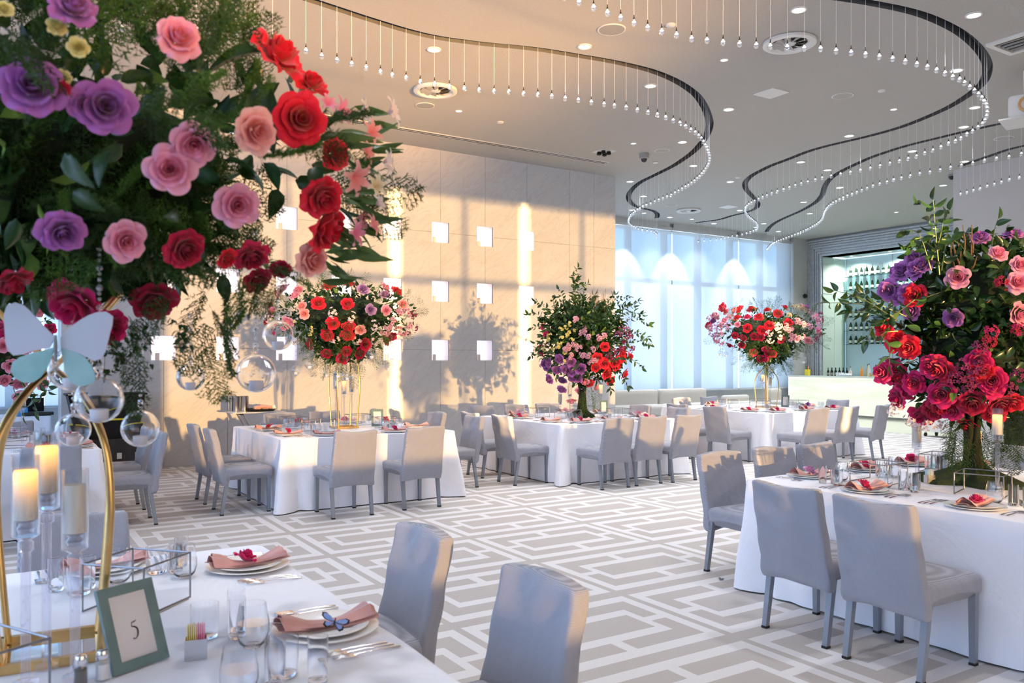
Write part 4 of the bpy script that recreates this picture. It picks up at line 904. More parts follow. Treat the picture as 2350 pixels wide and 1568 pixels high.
GC = 'grey covered dining chairs'
def g(n): return 'grey covered dining chairs at ' + n
ch = [
 # x, y, face, label, table
 (1.08, 8.66, FXm, 'grey waffle covered chair at the left edge, nearer of two facing left', 't1'),
 (1.10, 9.56, FXm, 'grey waffle covered chair at the left edge, farther of two, below the storage crates', 't1'),
 (.41, 8.07, FYp, 'grey covered chair seen from behind between the tall LED candles at the left', 't1'), (-.42, 8.08, FYp, 'grey covered chair at the front of the left edge table, just out of frame', 't1'),
 (.2, 10.68, FYm, 'grey covered chair on the far side of the left edge table', 't1'),
 (3.06, 8.06, FYp, 'sunlit grey chair with its back to us, left of two at the number 10 table', 't2'),
 (3.86, 8.12, FYp, 'sunlit grey chair with its back to us, right of two at the number 10 table', 't2'),
 (2.23, 8.78, FXp, 'grey chair facing right, nearer of two at the left of the number 10 table', 't2'),
 (2.22, 9.55, FXp, 'grey chair facing right, farther of two at the left of the number 10 table', 't2'),
 (3.27, 10.68, FYm, 'grey chair back at the far side of the number 10 table, left of two', 't2'),
 (3.90, 10.68, FYm, 'grey chair back at the far side of the number 10 table, right of two', 't2'),
 (4.83, 9.02, FXm, 'grey chair facing left, nearer one at the right side of the number 10 table', 't2'),
 (4.82, 10.02, FXm, 'grey chair facing left, farther one at the right side of the number 10 table', 't2'),
 (6.46, 8.06, FYp, 'shaded grey chair, back to us, leftmost of three in front of the middle table', 't3'),
 (7.02, 8.09, FYp, 'grey chair with leaf shadows on its back, second in front of the middle table', 't3'),
 (7.60, 8.06, FYp, 'grey chair with sun on its back, rightmost of three at the middle table front', 't3'),
 (5.81, 8.87, FXp, 'grey chair facing right, nearer of the two at the left of the middle table', 't3'),
 (5.79, 9.65, FXp, 'grey chair facing right, farther of the two at the left of the middle table', 't3'),
 (6.44, 10.72, FYm, 'grey chair back at the far side of the middle table, leftmost of three', 't3'),
 (7.10, 10.72, FYm, 'grey chair back at the far side of the middle table, second of three', 't3'),
 (7.70, 10.72, FYm, 'grey chair back at the far side of the middle table, behind the bouquet trunk', 't3'),
 (8.38, 9.05, FXm, 'grey chair facing left, nearer one at the right of the middle table', 't3'),
 (8.38, 9.90, FXm, 'grey chair facing left, farther one at the right of the middle table', 't3'),
 (9.68, 8.95, FXp, 'brownish-lit grey chair facing right, nearer one at the left of the far table', 't4'),
 (9.68, 9.75, FXp, 'grey chair facing right, farther one at the left of the far table', 't4'),
 (10.3, 8.12, FYp, 'grey chair with sun streaks on its back, leftmost in front of the far table', 't4'),
 (11.05, 8.14, FYp, 'grey chair with its back to us, second in front of the far table', 't4'),
 (11.82, 8.12, FYp + .25, 'grey chair at the right front corner of the far table, nearest the bar', 't4'),
 (11.05, 11.1, FYm, 'grey chair back at the far side of the far table, left of two', 't4'), (11.80, 11.1, FYm, 'grey chair back at the far side of the far table, right of two', 't4'),
 (12.5, 9.3, FXm, 'grey chair back right of the far table, in front of the glowing bar', 't4'),
 (1.20, 3.11, FXm, 'large grey chair back in the foreground, left of two beside the number 5 table', 't5'),
 (1.20, 2.23, FXm, 'large grey chair back at the bottom centre, nearest the camera', 't5'),
 (.33, 3.90, FYm, 'grey waffle chair back behind the gold stand on the number 5 table', 't5'),
 (4.10, 3.07, FXp, 'large grey chair, back to us, left of the two nearest the right table', 't6'),
 (4.06, 2.50, FXp, 'large grey chair, back to us, right of two at the right table, seat showing', 't6'),
 (4.71, 4.13, FYm, 'grey chair with a bright sun patch at the left corner of the right table', 't6'),
 (5.35, 4.15, FYm, 'grey chair back at the far side of the right table, second from the left', 't6'), (5.88, 4.15, FYm, 'grey chair back at the far side of the right table, third from the left', 't6'),
 (6.72, 3.40, FXm, 'grey chair at the right frame edge, behind the mossy trunk', 't6')]
for x, y, f, l, k in ch: chair(x, y, f, l, g(TD[k][4]))

# ------------------------------------------------------------------ tableware (one of each kind, then copies)
def lathe_m(name, prof, m, n=28): return MB().lathe(prof, n).mesh(name, m)
me_plate = lathe_m('charger_plate', [(0, .006), (.10, .006), (.118, .011), (.155, .019), (.157, .0215), (.154, .0225), (.117, .0145), (.098, .0095), (0, .0095)], M['china'], 40)
me_plate2 = lathe_m('salad_plate', [(0, .003), (.075, .003), (.09, .008), (.125, .017), (.127, .019), (.124, .020), (.088, .0115), (.073, .0065), (0, .0065)], M['china'], 40)
me_wine = lathe_m('wine_glass_stemless', [(0, .002), (.022, .003), (.036, .018), (.043, .045), (.042, .07), (.034, .118)], M['glass'], 24)
me_tumb = lathe_m('water_glass', [(0, .001), (.030, .001), (.034, .006), (.038, .05), (.0375, .095)], M['glass'], 24)
me_flute = lathe_m('narrow_glass', [(0, .001), (.021, .001), (.023, .006), (.0245, .11)], M['glass'], 20)
M_GL = mat('table_glass', (0.97, 0.98, 1.0), 0.0); M_GL.node_tree.nodes['Principled BSDF'].inputs['Transmission Weight'].default_value = 1.0; M_GL.node_tree.nodes['Principled BSDF'].inputs['IOR'].default_value = 1.42
me_wineN = lathe_m('wine_glass_stemless', [(0, .002), (.022, .003), (.036, .018), (.043, .045), (.042, .07), (.034, .118), (.0332, .118), (.0410, .07), (.0420, .045), (.035, .020), (.02, .0075), (0, .007)], M_GL, 28)
me_tumbN = lathe_m('water_glass', [(0, .001), (.030, .001), (.034, .006), (.038, .05), (.0375, .095), (.0365, .095), (.037, .05), (.032, .012), (0, .010)], M_GL, 28)
me_fluteN = lathe_m('narrow_glass', [(0, .001), (.021, .001), (.023, .006), (.0245, .11), (.0237, .11), (.022, .014), (0, .012)], M_GL, 24)
me_wat = lathe_m('water', [(0, .066), (.0415, .066)], M['water'], 20)
def fork_mesh(spoon=0):
    mb = MB()
    pts = [(0, -.10 + .02 * i, .003 + .004 * math.sin(i / 10 * PI)) for i in range(8)]
    mb.tube(pts, [.0055, .0062, .0055, .0045, .0035, .003, .0028, .003], 6, flat=.45)
    if spoon == 0:
        mb.box((0, .045, .005), (.022, .018, .0022))
        for k in range(4): mb.tube([(-.009 + .006 * k, .052, .005), (-.009 + .006 * k, .075, .008), (-.009 + .006 * k, .098, .005)], .0017, 5)
    elif spoon == 1: mb.rbox((0, .068, .005), (.036, .058, .006), .003, 6)
    else: mb.add([(-.008, .03, .002), (.008, .03, .002), (.010, .08, .002), (.002, .118, .002), (-.008, .10, .002), (-.008, .03, .0042), (.008, .03, .0042), (.010, .08, .0042), (.002, .118, .0042), (-.008, .10, .0042)], [(4, 3, 2, 1, 0), (5, 6, 7, 8, 9), (0, 1, 6, 5), (1, 2, 7, 6), (2, 3, 8, 7), (3, 4, 9, 8), (4, 0, 5, 9)])
    return mb.mesh(('fork', 'spoon', 'knife')[spoon], M['silver'])
me_fork, me_spoon, me_knife = fork_mesh(0), fork_mesh(1), fork_mesh(2)
def napkin_mesh(seed):
    r = random.Random(seed); mb = MB(); NU, NV = 22, 10
    for layer, (zo, sc, tw) in enumerate(((0, 1.0, 0), (.006, .93, .03), (.012, .84, -.03))):
        vs = []; fs = []
        for i in range(NU + 1):
            u = -1 + 2 * i / NU
            for j in range(NV + 1):
                v = -1 + 2 * j / NV; au = abs(u)
                half = (.036 + .020 * au ** 1.4) * sc
                x = u * .150 * (1 - .05 * layer); y = v * half
                z = .010 + zo * .8 + .014 * au ** 2 + .0035 * math.sin(3.0 * v + 2 * u + seed) + .0022 * math.cos(7 * v + seed * layer) + .010 * (1 - v * v) * au
                if u < -.4: z += .020 * min(1, (-u - .4) / .35) * (1 - v * v) * (layer > 0)
                if u > .35 and v > -.2: z += .030 * (u - .35) * (.6 + .4 * v)
                xr = x * math.cos(tw) - y * math.sin(tw); yr = x * math.sin(tw) + y * math.cos(tw)
                vs.append((xr, yr, z))
        for i in range(NU):
            for j in range(NV): a = i * (NV + 1) + j; fs.append((a, a + NV + 1, a + NV + 2, a + 1))
        mb.add(vs, fs)
    return mb.mesh('napkin', M['napkin'])
nap = [napkin_mesh(s) for s in (1, 2.5, 4.2)]
def put(name, me_, x, y, z, rz, label, cat, group, sc=1.0): return tag(inst(name, me_, (x, y, z), (0, 0, rz), sc), label, cat, group)
ZS = ZT + 0.0015
SEATS = []                                     # filled for the roses lying on the napkins
def setting(key, side, c, desc, near=0.0, fork_n=3, rose='magenta', glasses=4):
    x0, x1, y0, y1, tn = TD[key]; ins = .19 if key != 't5' else .155
    if side == 'L': x, y, f = x0 + ins, c, -PI / 2
    elif side == 'R': x, y, f = x1 - ins, c, PI / 2
    elif side == 'F': x, y, f = c, y0 + ins, 0.0
    else: x, y, f = c, y1 - ins, PI
    def L(dx, dy): return x + dx * math.cos(f) - dy * math.sin(f), y + dx * math.sin(f) + dy * math.cos(f)
    where = desc
    put('charger_plate', me_plate, x, y, ZS - .006, f, 'large white charger plate ' + where, 'plate', 'charger plates')
    put('salad_plate', me_plate2, x, y, ZS + .0035, f, 'smaller white plate stacked under the napkin ' + where, 'plate', 'salad plates')
    nr = rnd.uniform(-.22, .22); put('napkin', nap[rnd.randrange(3)], x, y, ZS + .006, nr, 'folded blush pink napkin, ' + where, 'napkin', 'blush napkins')
    for k in range(fork_n):
        px, py = L(-.195 - .027 * k, -.01 - .01 * k); put('fork', me_fork, px, py, ZS, f + rnd.uniform(-.05, .05), 'silver fork, %s from the plate, ' % ('first', 'second', 'third')[k] + where, 'fork', 'silver forks')
    px, py = L(.19, -.01); put('table_knife', me_knife, px, py, ZS, f + rnd.uniform(-.04, .04), 'silver knife right of the plate ' + where, 'knife', 'silver knives')
    px, py = L(.22, -.01); put('spoon', me_spoon, px, py, ZS, f, 'silver spoon right of the knife ' + where, 'spoon', 'silver spoons')
    gl = [('stemless_wine_glass', me_wine, -.02, .23, 'rounded stemless glass of water'), ('tumbler', me_tumb, .12, .31, 'short clear tumbler'), ('narrow_glass', me_flute, .08, .25, 'tall narrow clear glass'), ('narrow_glass', me_flute, .17, .22, 'second narrow clear glass')][:glasses]
    for nm_, m_, dx, dy, lb in gl:
        if key in ('t5', 't6'): m_ = {me_wine: me_wineN, me_tumb: me_tumbN, me_flute: me_fluteN}[m_]
        px, py = L(dx + rnd.uniform(-.01, .01), dy + rnd.uniform(-.01, .01)); o = put(nm_, m_, px, py, ZS, 0, lb + ' ' + where, 'glass', 'clear table glasses', 1.06)
        if m_ in (me_wine, me_wineN): w_ = inst('water', me_wat, (0, 0, 0), parent=o)
    SEATS.append((x, y, f, rose, where))
tnm = dict(t1='at the left edge table', t2='at the number 10 table', t3='at the middle table', t4='at the far table', t5='at the foreground table', t6='at the near right table')
S_ = [('t1', 'R', 8.66, 'nearer right seat', 'red'), ('t1', 'R', 9.56, 'farther right seat', 'magenta'), ('t1', 'F', .41, 'front right seat', 'magenta'), ('t1', 'F', -.42, 'front left seat', 'magenta'), ('t1', 'B', .2, 'far side seat', 'magenta'),
 ('t2', 'F', 3.06, 'front left seat', None), ('t2', 'F', 3.86, 'front right seat', 'magenta'), ('t2', 'L', 8.80, 'nearer left seat', 'magenta'), ('t2', 'L', 9.55, 'farther left seat', 'crimson'), ('t2', 'R', 9.0, 'nearer right seat', None), ('t2', 'R', 9.9, 'farther right seat', 'magenta'), ('t2', 'B', 3.27, 'far side left seat', 'crimson'), ('t2', 'B', 3.9, 'far side right seat', 'magenta'),
 ('t3', 'F', 6.50, 'front left seat', 'magenta'), ('t3', 'F', 7.02, 'front middle seat', None), ('t3', 'F', 7.62, 'front right seat', 'magenta'), ('t3', 'L', 8.87, 'nearer left seat', None), ('t3', 'L', 9.65, 'farther left seat', 'magenta'), ('t3', 'R', 9.05, 'nearer right seat', 'magenta'), ('t3', 'R', 9.9, 'farther right seat', 'red'), ('t3', 'B', 6.6, 'far side left seat', 'pink'), ('t3', 'B', 7.5, 'far side right seat', 'pink'),
 ('t4', 'L', 8.98, 'nearer left seat', 'magenta'), ('t4', 'L', 9.78, 'farther left seat', 'magenta'), ('t4', 'F', 10.45, 'front left seat', 'magenta'), ('t4', 'F', 11.15, 'front middle seat', 'crimson'), ('t4', 'F', 11.82, 'front right seat', 'magenta'), ('t4', 'R', 9.3, 'right seat', 'purple'), ('t4', 'B', 11.05, 'far side seat', 'magenta'),
 ('t5', 'R', 3.25, 'farther right seat', 'magenta'), ('t5', 'R', 2.37, 'nearer right seat', 'butterfly'), ('t5', 'B', .37, 'far side seat', None), ('t5', 'F', .52, 'near side seat', 'magenta'),
 ('t6', 'L', 3.10, 'nearest side left seat', 'magenta'), ('t6', 'L', 2.44, 'nearest side right seat', 'magenta'), ('t6', 'B', 4.80, 'far side left seat', 'mauve'), ('t6', 'B', 5.42, 'far side middle seat', 'magenta'), ('t6', 'B', 6.02, 'far side right seat', 'magenta'), ('t6', 'R', 3.35, 'right edge seat', 'red')]
for k, sd, c, d, ro in S_: setting(k, sd, c, d + ' ' + tnm[k], rose=ro)

# wire box risers
def wire_box(x, y, rz, z, label, s=.23, h=.155):
    o = empty('wire_riser', (x, y, z), rz); tag(o, label, 'wire stand', 'low steel wire boxes')
    q = s / 2; r = .0035
    MB().tube([(-q, -q, h), (q, -q, h), (q, q, h), (-q, q, h), (-q, -q, h)], r, 6).build('top_frame', M['wire'], o)
    MB().tube([(-q, -q, h), (-q, -q, r), (q, -q, r), (q, -q, h)], r, 6).build('side_loop', M['wire'], o)
    MB().tube([(-q, q, h), (-q, q, r), (q, q, r), (q, q, h)], r, 6).build('side_loop', M['wire'], o)
wire_box(.41, 2.955, .75, ZS, 'steel wire box behind the number 5 frame'); wire_box(-.04, 2.26, .5, ZS, 'steel wire box at the bottom left corner beside the salt shakers')
for k, (cx, cy) in dict(t2=(3.58, 9.4), t3=(7.12, 9.4), t4=(11.3, 9.65), t6=(5.5, 2.95), t1=(-.2, 9.35)).items():
    for i, (dx, dy, r_) in enumerate(((-.42, -.28, .3), (.40, -.38, -.2), (.35, .40, .2), (-.5, .36, .1))):
        wire_box(cx + dx, cy + dy, r_, ZS, 'steel wire box %s of the centrepiece %s' % (('left in front', 'right in front', 'right behind', 'left behind')[i], tnm[k]), .26, .13)
# number frames
m_frame = mat('frosted_green_frame', (0.19, 0.28, 0.28), 0.12, var=0.25, vscale=14); m_paper = mat('ivory_card', (0.72, 0.70, 0.72), 0.7); m_ink = mat('black_ink', (0.02, 0.02, 0.03), 0.6)
def stroke(pts, ws, z):
    """flat calligraphic stroke in the XZ plane"""
    mb = MB(); P_ = spline([Vector((x, 0, y)) for x, y in pts], .0012); n = len(P_); vs = []
    for i, p in enumerate(P_):
        t = (P_[min(i + 1, n - 1)] - P_[max(i - 1, 0)]).normalized(); nn = Vector((-t.z, 0, t.x)); k = i / (n - 1); f = k * (len(ws) - 1); j = min(int(f), len(ws) - 2); w = ws[j] * (1 - (f - j)) + ws[j + 1] * (f - j)
        vs += [p + nn * w + Vector((0, z, 0)), p - nn * w + Vector((0, z, 0))]
    mb.add(vs, [(2 * i, 2 * i + 1, 2 * i + 3, 2 * i + 2) for i in range(n - 1)]); return mb
def number_frame(x, y, rz, digits, label, w=.135, h=.205, tilt=-.22, roll=0.0):
    o = empty('table_number_frame', (x, y, ZS + .001), rz); tag(o, label, 'number frame', 'table number frames')
    o.rotation_euler = (tilt, roll, rz)
    fw = .027; mb = MB()
    for c, d in (((0, 0, fw / 2), (w, .012, fw)), ((0, 0, h - fw / 2), (w, .012, fw)), ((-w / 2 + fw / 2, 0, h / 2), (fw, .012, h - 2 * fw)), ((w / 2 - fw / 2, 0, h / 2), (fw, .012, h - 2 * fw))): mb.box(c, d)
    mb.build('frame', m_frame, o, smooth=False); MB().box((0, .001, h / 2), (w - 2 * fw + .002, .004, h - 2 * fw + .002)).build('number_card', m_paper, o, smooth=False)
    if digits == '5':
        b1 = stroke([(.011, .122), (.004, .119), (-.003, .1185)], [.0008, .0016, .0012], -.0022)
        s2 = stroke([(-.003, .119), (-.0045, .1085), (.002, .1065), (.0095, .099), (.0085, .085), (.001, .076), (-.008, .0775)], [.0009, .001, .0022, .0024, .0022, .0012, .0016], -.0022)
        b1.add(s2.v, s2.f); b1.build('numeral', m_ink, o, smooth=False)
    elif digits:
        b1 = stroke([(-.008, .12), (-.008, .082)], [.002, .002], -.0022); s2 = stroke([(.008, .12), (.001, .111), (.0005, .092), (.008, .082), (.0155, .092), (.0155, .111), (.008, .12)], [.0018, .0022, .0022, .0016, .0022, .0022, .0018], -.0022); b1.add(s2.v, s2.f); b1.build('numeral', m_ink, o, smooth=False)
    MB().box((0, .012, h * .4), (.03, .01, h * .8)).build('easel_back', m_frame, o, smooth=False)
    return o
number_frame(.335, 2.348, math.radians(27), '5', 'frosted green glass frame holding a card with the number 5', w=.162, h=.222, tilt=-.36)
number_frame(4.02, 9.42, math.radians(-12), '10', 'frosted green frame with the number 10 beside the gold bouquet legs', w=.15, h=.21)
w = on_Y(1372, 9.9); number_frame(w.x, 9.75, math.radians(-25), '', 'small pale card frame at the foot of the leafy bouquet, middle table')
number_frame(11.72, 9.55, math.radians(-60), '', 'green frame seen edge-on, right of the gold legs at the far table')
# stylus-like wire end beside the frame
tag(MB().tube([on_z(365, 1406, .775), on_z(432, 1374, .80)], .0038, 8).build('wire_rod', M['wire']), 'short steel rod sticking out behind the number 5 frame', 'rod')
# salt, pepper, sweeteners
def shaker(x, y, label, fill, z=ZS, s=1.0):
    o = empty('shaker', (x, y, z)); tag(o, label, 'shaker', 'salt and pepper shakers'); o.scale = (s,) * 3
    MB().lathe([(0, .001), (.018, .001), (.019, .006), (.017, .05), (.014, .058)], 14).build('glass_body', M['glass'], o)
    MB().lathe([(0, .004), (.0155, .004), (.0145, .042), (0, .043)], 14).build('filling', fill, o)
    MB().lathe([(.0155, .055), (.017, .062), (.013, .075), (0, .079)], 14).build('chrome_cap', M['silver'], o)
m_salt = mat('salt_white', (0.8, 0.78, 0.75), 0.9); m_pep = mat('pepper_grey', (0.12, 0.10, 0.08), 0.9)
w = on_z(185, 1575, ZT); shaker(w.x, w.y, 'pepper shaker with chrome cap at the bottom left, left of the salt', m_pep); w = on_z(235, 1562, ZT); shaker(w.x, w.y, 'salt shaker with chrome cap at the bottom left, in front of the number 5 frame', m_salt)
def caddy(x, y, rz, label, cols, z=ZS):
    o = empty('sweetener_caddy', (x, y, z), rz); tag(o, label, 'caddy', 'sweetener caddies')
    mb = MB(); mb.box((0, 0, .002), (.055, .038, .004))
    for c, d in (((0, -.019, .028), (.055, .002, .055)), ((0, .019, .028), (.055, .002, .055)), ((-.0275, 0, .028), (.002, .038, .055)), ((.0275, 0, .028), (.002, .038, .055))): mb.box(c, d)
    mb.build('caddy_box', M['steel'], o, smooth=False)
    for k in range(9): MB().rbox((-.021 + .0052 * k, 0, .055 + .003 * (k % 2)), (.0036, .032, .07), .0017, 3).build('sweetener_sachet', cols[k * len(cols) // 9], o)
sy, sp_, sb = mat('yellow_sachet', (0.8, 0.62, 0.15), 0.6), mat('pink_sachet', (0.8, 0.18, 0.32), 0.6), mat('pale_blue_sachet', (0.45, 0.6, 0.65), 0.6)
w = on_z(450, 1512, ZT); caddy(w.x, w.y, -.25, 'steel caddy of yellow and pink sweetener sachets beside the number 5 frame', [sy, sp_])
w = on_z(2133, 1110, ZT); caddy(w.x, w.y, -.4, 'steel caddy of pale sachets beside the mossy trunk base', [sb, m_salt])
for k, c_, l in (('t2', (3.98, 9.15), 'number 10 table'), ('t3', (7.2, 8.95), 'middle table'), ('t4', (11.6, 9.2), 'far table')):
    shaker(c_[0], c_[1], 'salt shaker near the centre of the ' + l, m_salt); shaker(c_[0] + .06, c_[1] + .01, 'pepper shaker near the centre of the ' + l, m_pep); caddy(c_[0] + .14, c_[1] + .06, .3, 'steel sweetener caddy near the centre of the ' + l, [sb, sy])
# ------------------------------------------------------------------ flowers
def rose_mesh(seed, n, open_=1.0, ruffle=1.0):
    """a garden rose about 2 units across, facing +Z; 'tip' runs from petal base to petal edge"""
    r = random.Random(seed); mb = MB()
    # petal count, bowl radius, rim height, outward curl of the rim
    rings = [(3, .13, .40, .05), (4, .26, .44, .12), (5, .42, .38, .30), (5, .60, .24, .60), (6, .80, .02, .95)]
    for k, (cnt, R, top, curl) in enumerate(rings):
        a0 = r.uniform(0, 6.28); R *= (.75 + .25 * open_); top = top * (1.25 - .25 * open_)
        for i in range(cnt):
            a = a0 + 2 * PI * i / cnt + r.uniform(-.18, .18); wd = 1.45 * PI / cnt; tp = top + r.uniform(-.05, .05); Rr = R * r.uniform(.94, 1.08); ph = r.uniform(0, 6); cu_ = curl * r.uniform(.8, 1.25)
            vs = []; fs = []; at = []
            for j in range(n + 1):
                v = j / n
                for q in range(n + 1):
                    u = -1 + 2 * q / n; e_ = max(0.0, (v - .62) / .38)
                    vt = v * (1 - .22 * abs(u) ** 2.2)
                    rr = Rr * (.12 + .88 * math.sin(min(1, vt * 1.08) * PI / 2) ** .85); zz = -.50 + (tp + .50) * vt ** 1.05
                    rr += cu_ * .34 * e_ ** 1.4 * (1 - .5 * u * u) * (.35 + R * .6); zz -= cu_ * .20 * e_ ** 2
                    # pointed, reflexed tip and a slight fold along the petal
                    zz += ruffle * .022 * v * v * math.sin(4.5 * u + ph) * (1 + k * .5); rr -= .05 * R * (1 - abs(u)) * v * (k > 1) * .6
                    an = a + u * wd * (.45 + .62 * math.sin(v * PI * .62)) * (1 - .10 * k * e_) + (.10 - .02 * k) * v * u
                    rr += .035 * u * (1 if i % 2 else -1) * (1.2 - .15 * k) * min(1, R * 2)
                    vs.append((rr * math.cos(an), rr * math.sin(an), zz)); at.append(min(1, (.25 + .75 * v) * (.42 + .58 * k / 4) + .15 * abs(u) * v))
            for j in range(n):
                for q in range(n): b = j * (n + 1) + q; fs.append((b, b + 1, b + n + 2, b + n + 1))
            mb.add(vs, fs, at)
    return mb
def daisy_mesh(seed, cnt=6, wide=.5, cup=.35):
    r = random.Random(seed); mb = MB()
    for i in range(cnt):
        a = 2 * PI * i / cnt + r.uniform(-.1, .1); vs = []; fs = []; at = []
        for j in range(5):
            v = j / 4
            for q in range(3):
                u = q - 1; w_ = wide * math.sin(min(1, v * 1.2 + .08) * PI * .8) * (1 - .3 * v)
                x = v; y = u * w_ * .5; z = cup * math.sin(v * 2.2) + .05 * abs(u)
                vs.append((x * math.cos(a) - y * math.sin(a), x * math.sin(a) + y * math.cos(a), z)); at.append(v)
        for j in range(4):
            for q in range(2): b = j * 3 + q; fs.append((b, b + 1, b + 4, b + 3))
        mb.add(vs, fs, at)
    return mb
RH = [rose_mesh(s, 9, o, 1.6) for s, o in ((1, .95), (2, 1.1), (3, .8), (4, 1.25))]
RH = [m_.mesh('rose', M['red'], True, 80) for m_ in RH]
RL = [rose_mesh(s, 4, o, 1.4).mesh('rose', M['red'], True, 80) for s, o in ((5, .9), (6, 1.1), (7, .75))]
ALS = [daisy_mesh(s, 6, .55, .5).mesh('lily_blossom', M['peach'], True, 80) for s in (1, 2)]
def cluster_mesh(kind, seed, cnt):
    """a tight spray of tiny blossoms joined in one mesh"""
    r = random.Random(seed); mb = MB()
    base = rose_mesh(seed + 20, 2, .9, .8) if kind == 'rosette' else daisy_mesh(seed, 5, .7, .4)
    for i in range(cnt):
        d = Vector((r.gauss(0, 1), r.gauss(0, 1), abs(r.gauss(0, 1)) + .4)).normalized(); p = d * r.uniform(.55, .9); s = r.uniform(.30, .42) if cnt < 9 else r.uniform(.2, .3)
        m_ = mx(p, look(d, r.uniform(0, 6)), s); mb.add([m_ @ Vector(v) for v in base.v], base.f, base.at)
    return mb.mesh('blossom_spray', M['mauve'], True, 80)
SPR = [cluster_mesh('rosette', s, 7) for s in (1, 2)]; WAX = [cluster_mesh('daisy', s, 14) for s in (1, 2)]
FLN = dict(rose='rose', lily_blossom='lily', blossom_spray='spray')
def leaf_geo(nu=4, fold=.18, curl=.25, w=.34, tipp=1.3):
    vs = []; fs = []
    for j in range(nu + 1):
        v = j / nu; hw = w * (math.sin(min(v ** .8, 1) * PI)) ** .8 * (1 - .15 * v) if 0 < v < 1 else 0.012
        z = -curl * v * v
        vs += [(-hw, v, z + fold * hw), (0, v, z), (hw, v, z + fold * hw)]
    for j in range(nu):
        b = 3 * j; fs += [(b, b + 1, b + 4, b + 3), (b + 1, b + 2, b + 5, b + 4)]
    return np.array(vs), np.array(fs)
LV, LF = leaf_geo(5, .5, .22, .27)
LV2, LF2 = leaf_geo(4, .3, .25, .13)            # lance leaf
def leaf_me(V, Fq, name, m_):
    mb = MB(); mb.add([tuple(v) for v in V], [tuple(int(i) for i in f) for f in Fq]); return mb.mesh(name, m_, True, 80)
ME_LEAF = leaf_me(LV, LF, 'leaf', M['leaf']); ME_LANCE = leaf_me(LV2, LF2, 'leaf', M['leaf'])
def fern_geo(seed, nb=16, need=9, wid=.30, nl=.060, nw=.0065):
    """an asparagus fern plume, one unit long along +Y"""
    r = random.Random(seed); vs = []; fs = []
    def sliver(a, b, w_):
        n = (b - a).cross(Vector((r.uniform(-1, 1), r.uniform(-1, 1), r.uniform(-1, 1)))).normalized() * w_
        i = len(vs); vs.extend([tuple(a - n), tuple(a + n), tuple(b + n * .25), tuple(b - n * .25)]); fs.append((i, i + 1, i + 2, i + 3))
    prev = Vector((0, 0, 0))
    for k in range(1, 9):
        p = Vector((.03 * math.sin(k * .6 + seed), k / 8, -.12 * (k / 8) ** 2)); sliver(prev, p, .004); prev = p
    for i in range(nb):
        t = .12 + .88 * i / nb; base = Vector((.03 * math.sin(t * 8 * .6 + seed), t, -.12 * t * t)); s = 1 if i % 2 else -1
        L = wid * (math.sin((t * .9 + .1) * PI) ** .6 + .1) * r.uniform(.8, 1.15); d = Vector((s, .75, r.uniform(-.25, .25))).normalized()
        tipv = base + d * L + Vector((0, 0, -.25 * L)); sliver(base, tipv, .0022)
        for q in range(need):
            f = (q + .6) / need; p = base.lerp(tipv, f)
            dd = Vector((r.uniform(-1, 1), r.uniform(-.2, 1), r.uniform(-.7, .7))).normalized() * (nl * r.uniform(.7, 1.3))
            sliver(p, p + dd, nw)
    return np.array(vs), np.array(fs)
FERN = [fern_geo(s) for s in (1, 2, 3)]
FERNH = [fern_geo(s, 32, 27, .25, .048, .0058) for s in (4, 5, 6)]
rf = random.Random(11)
CNT = {}
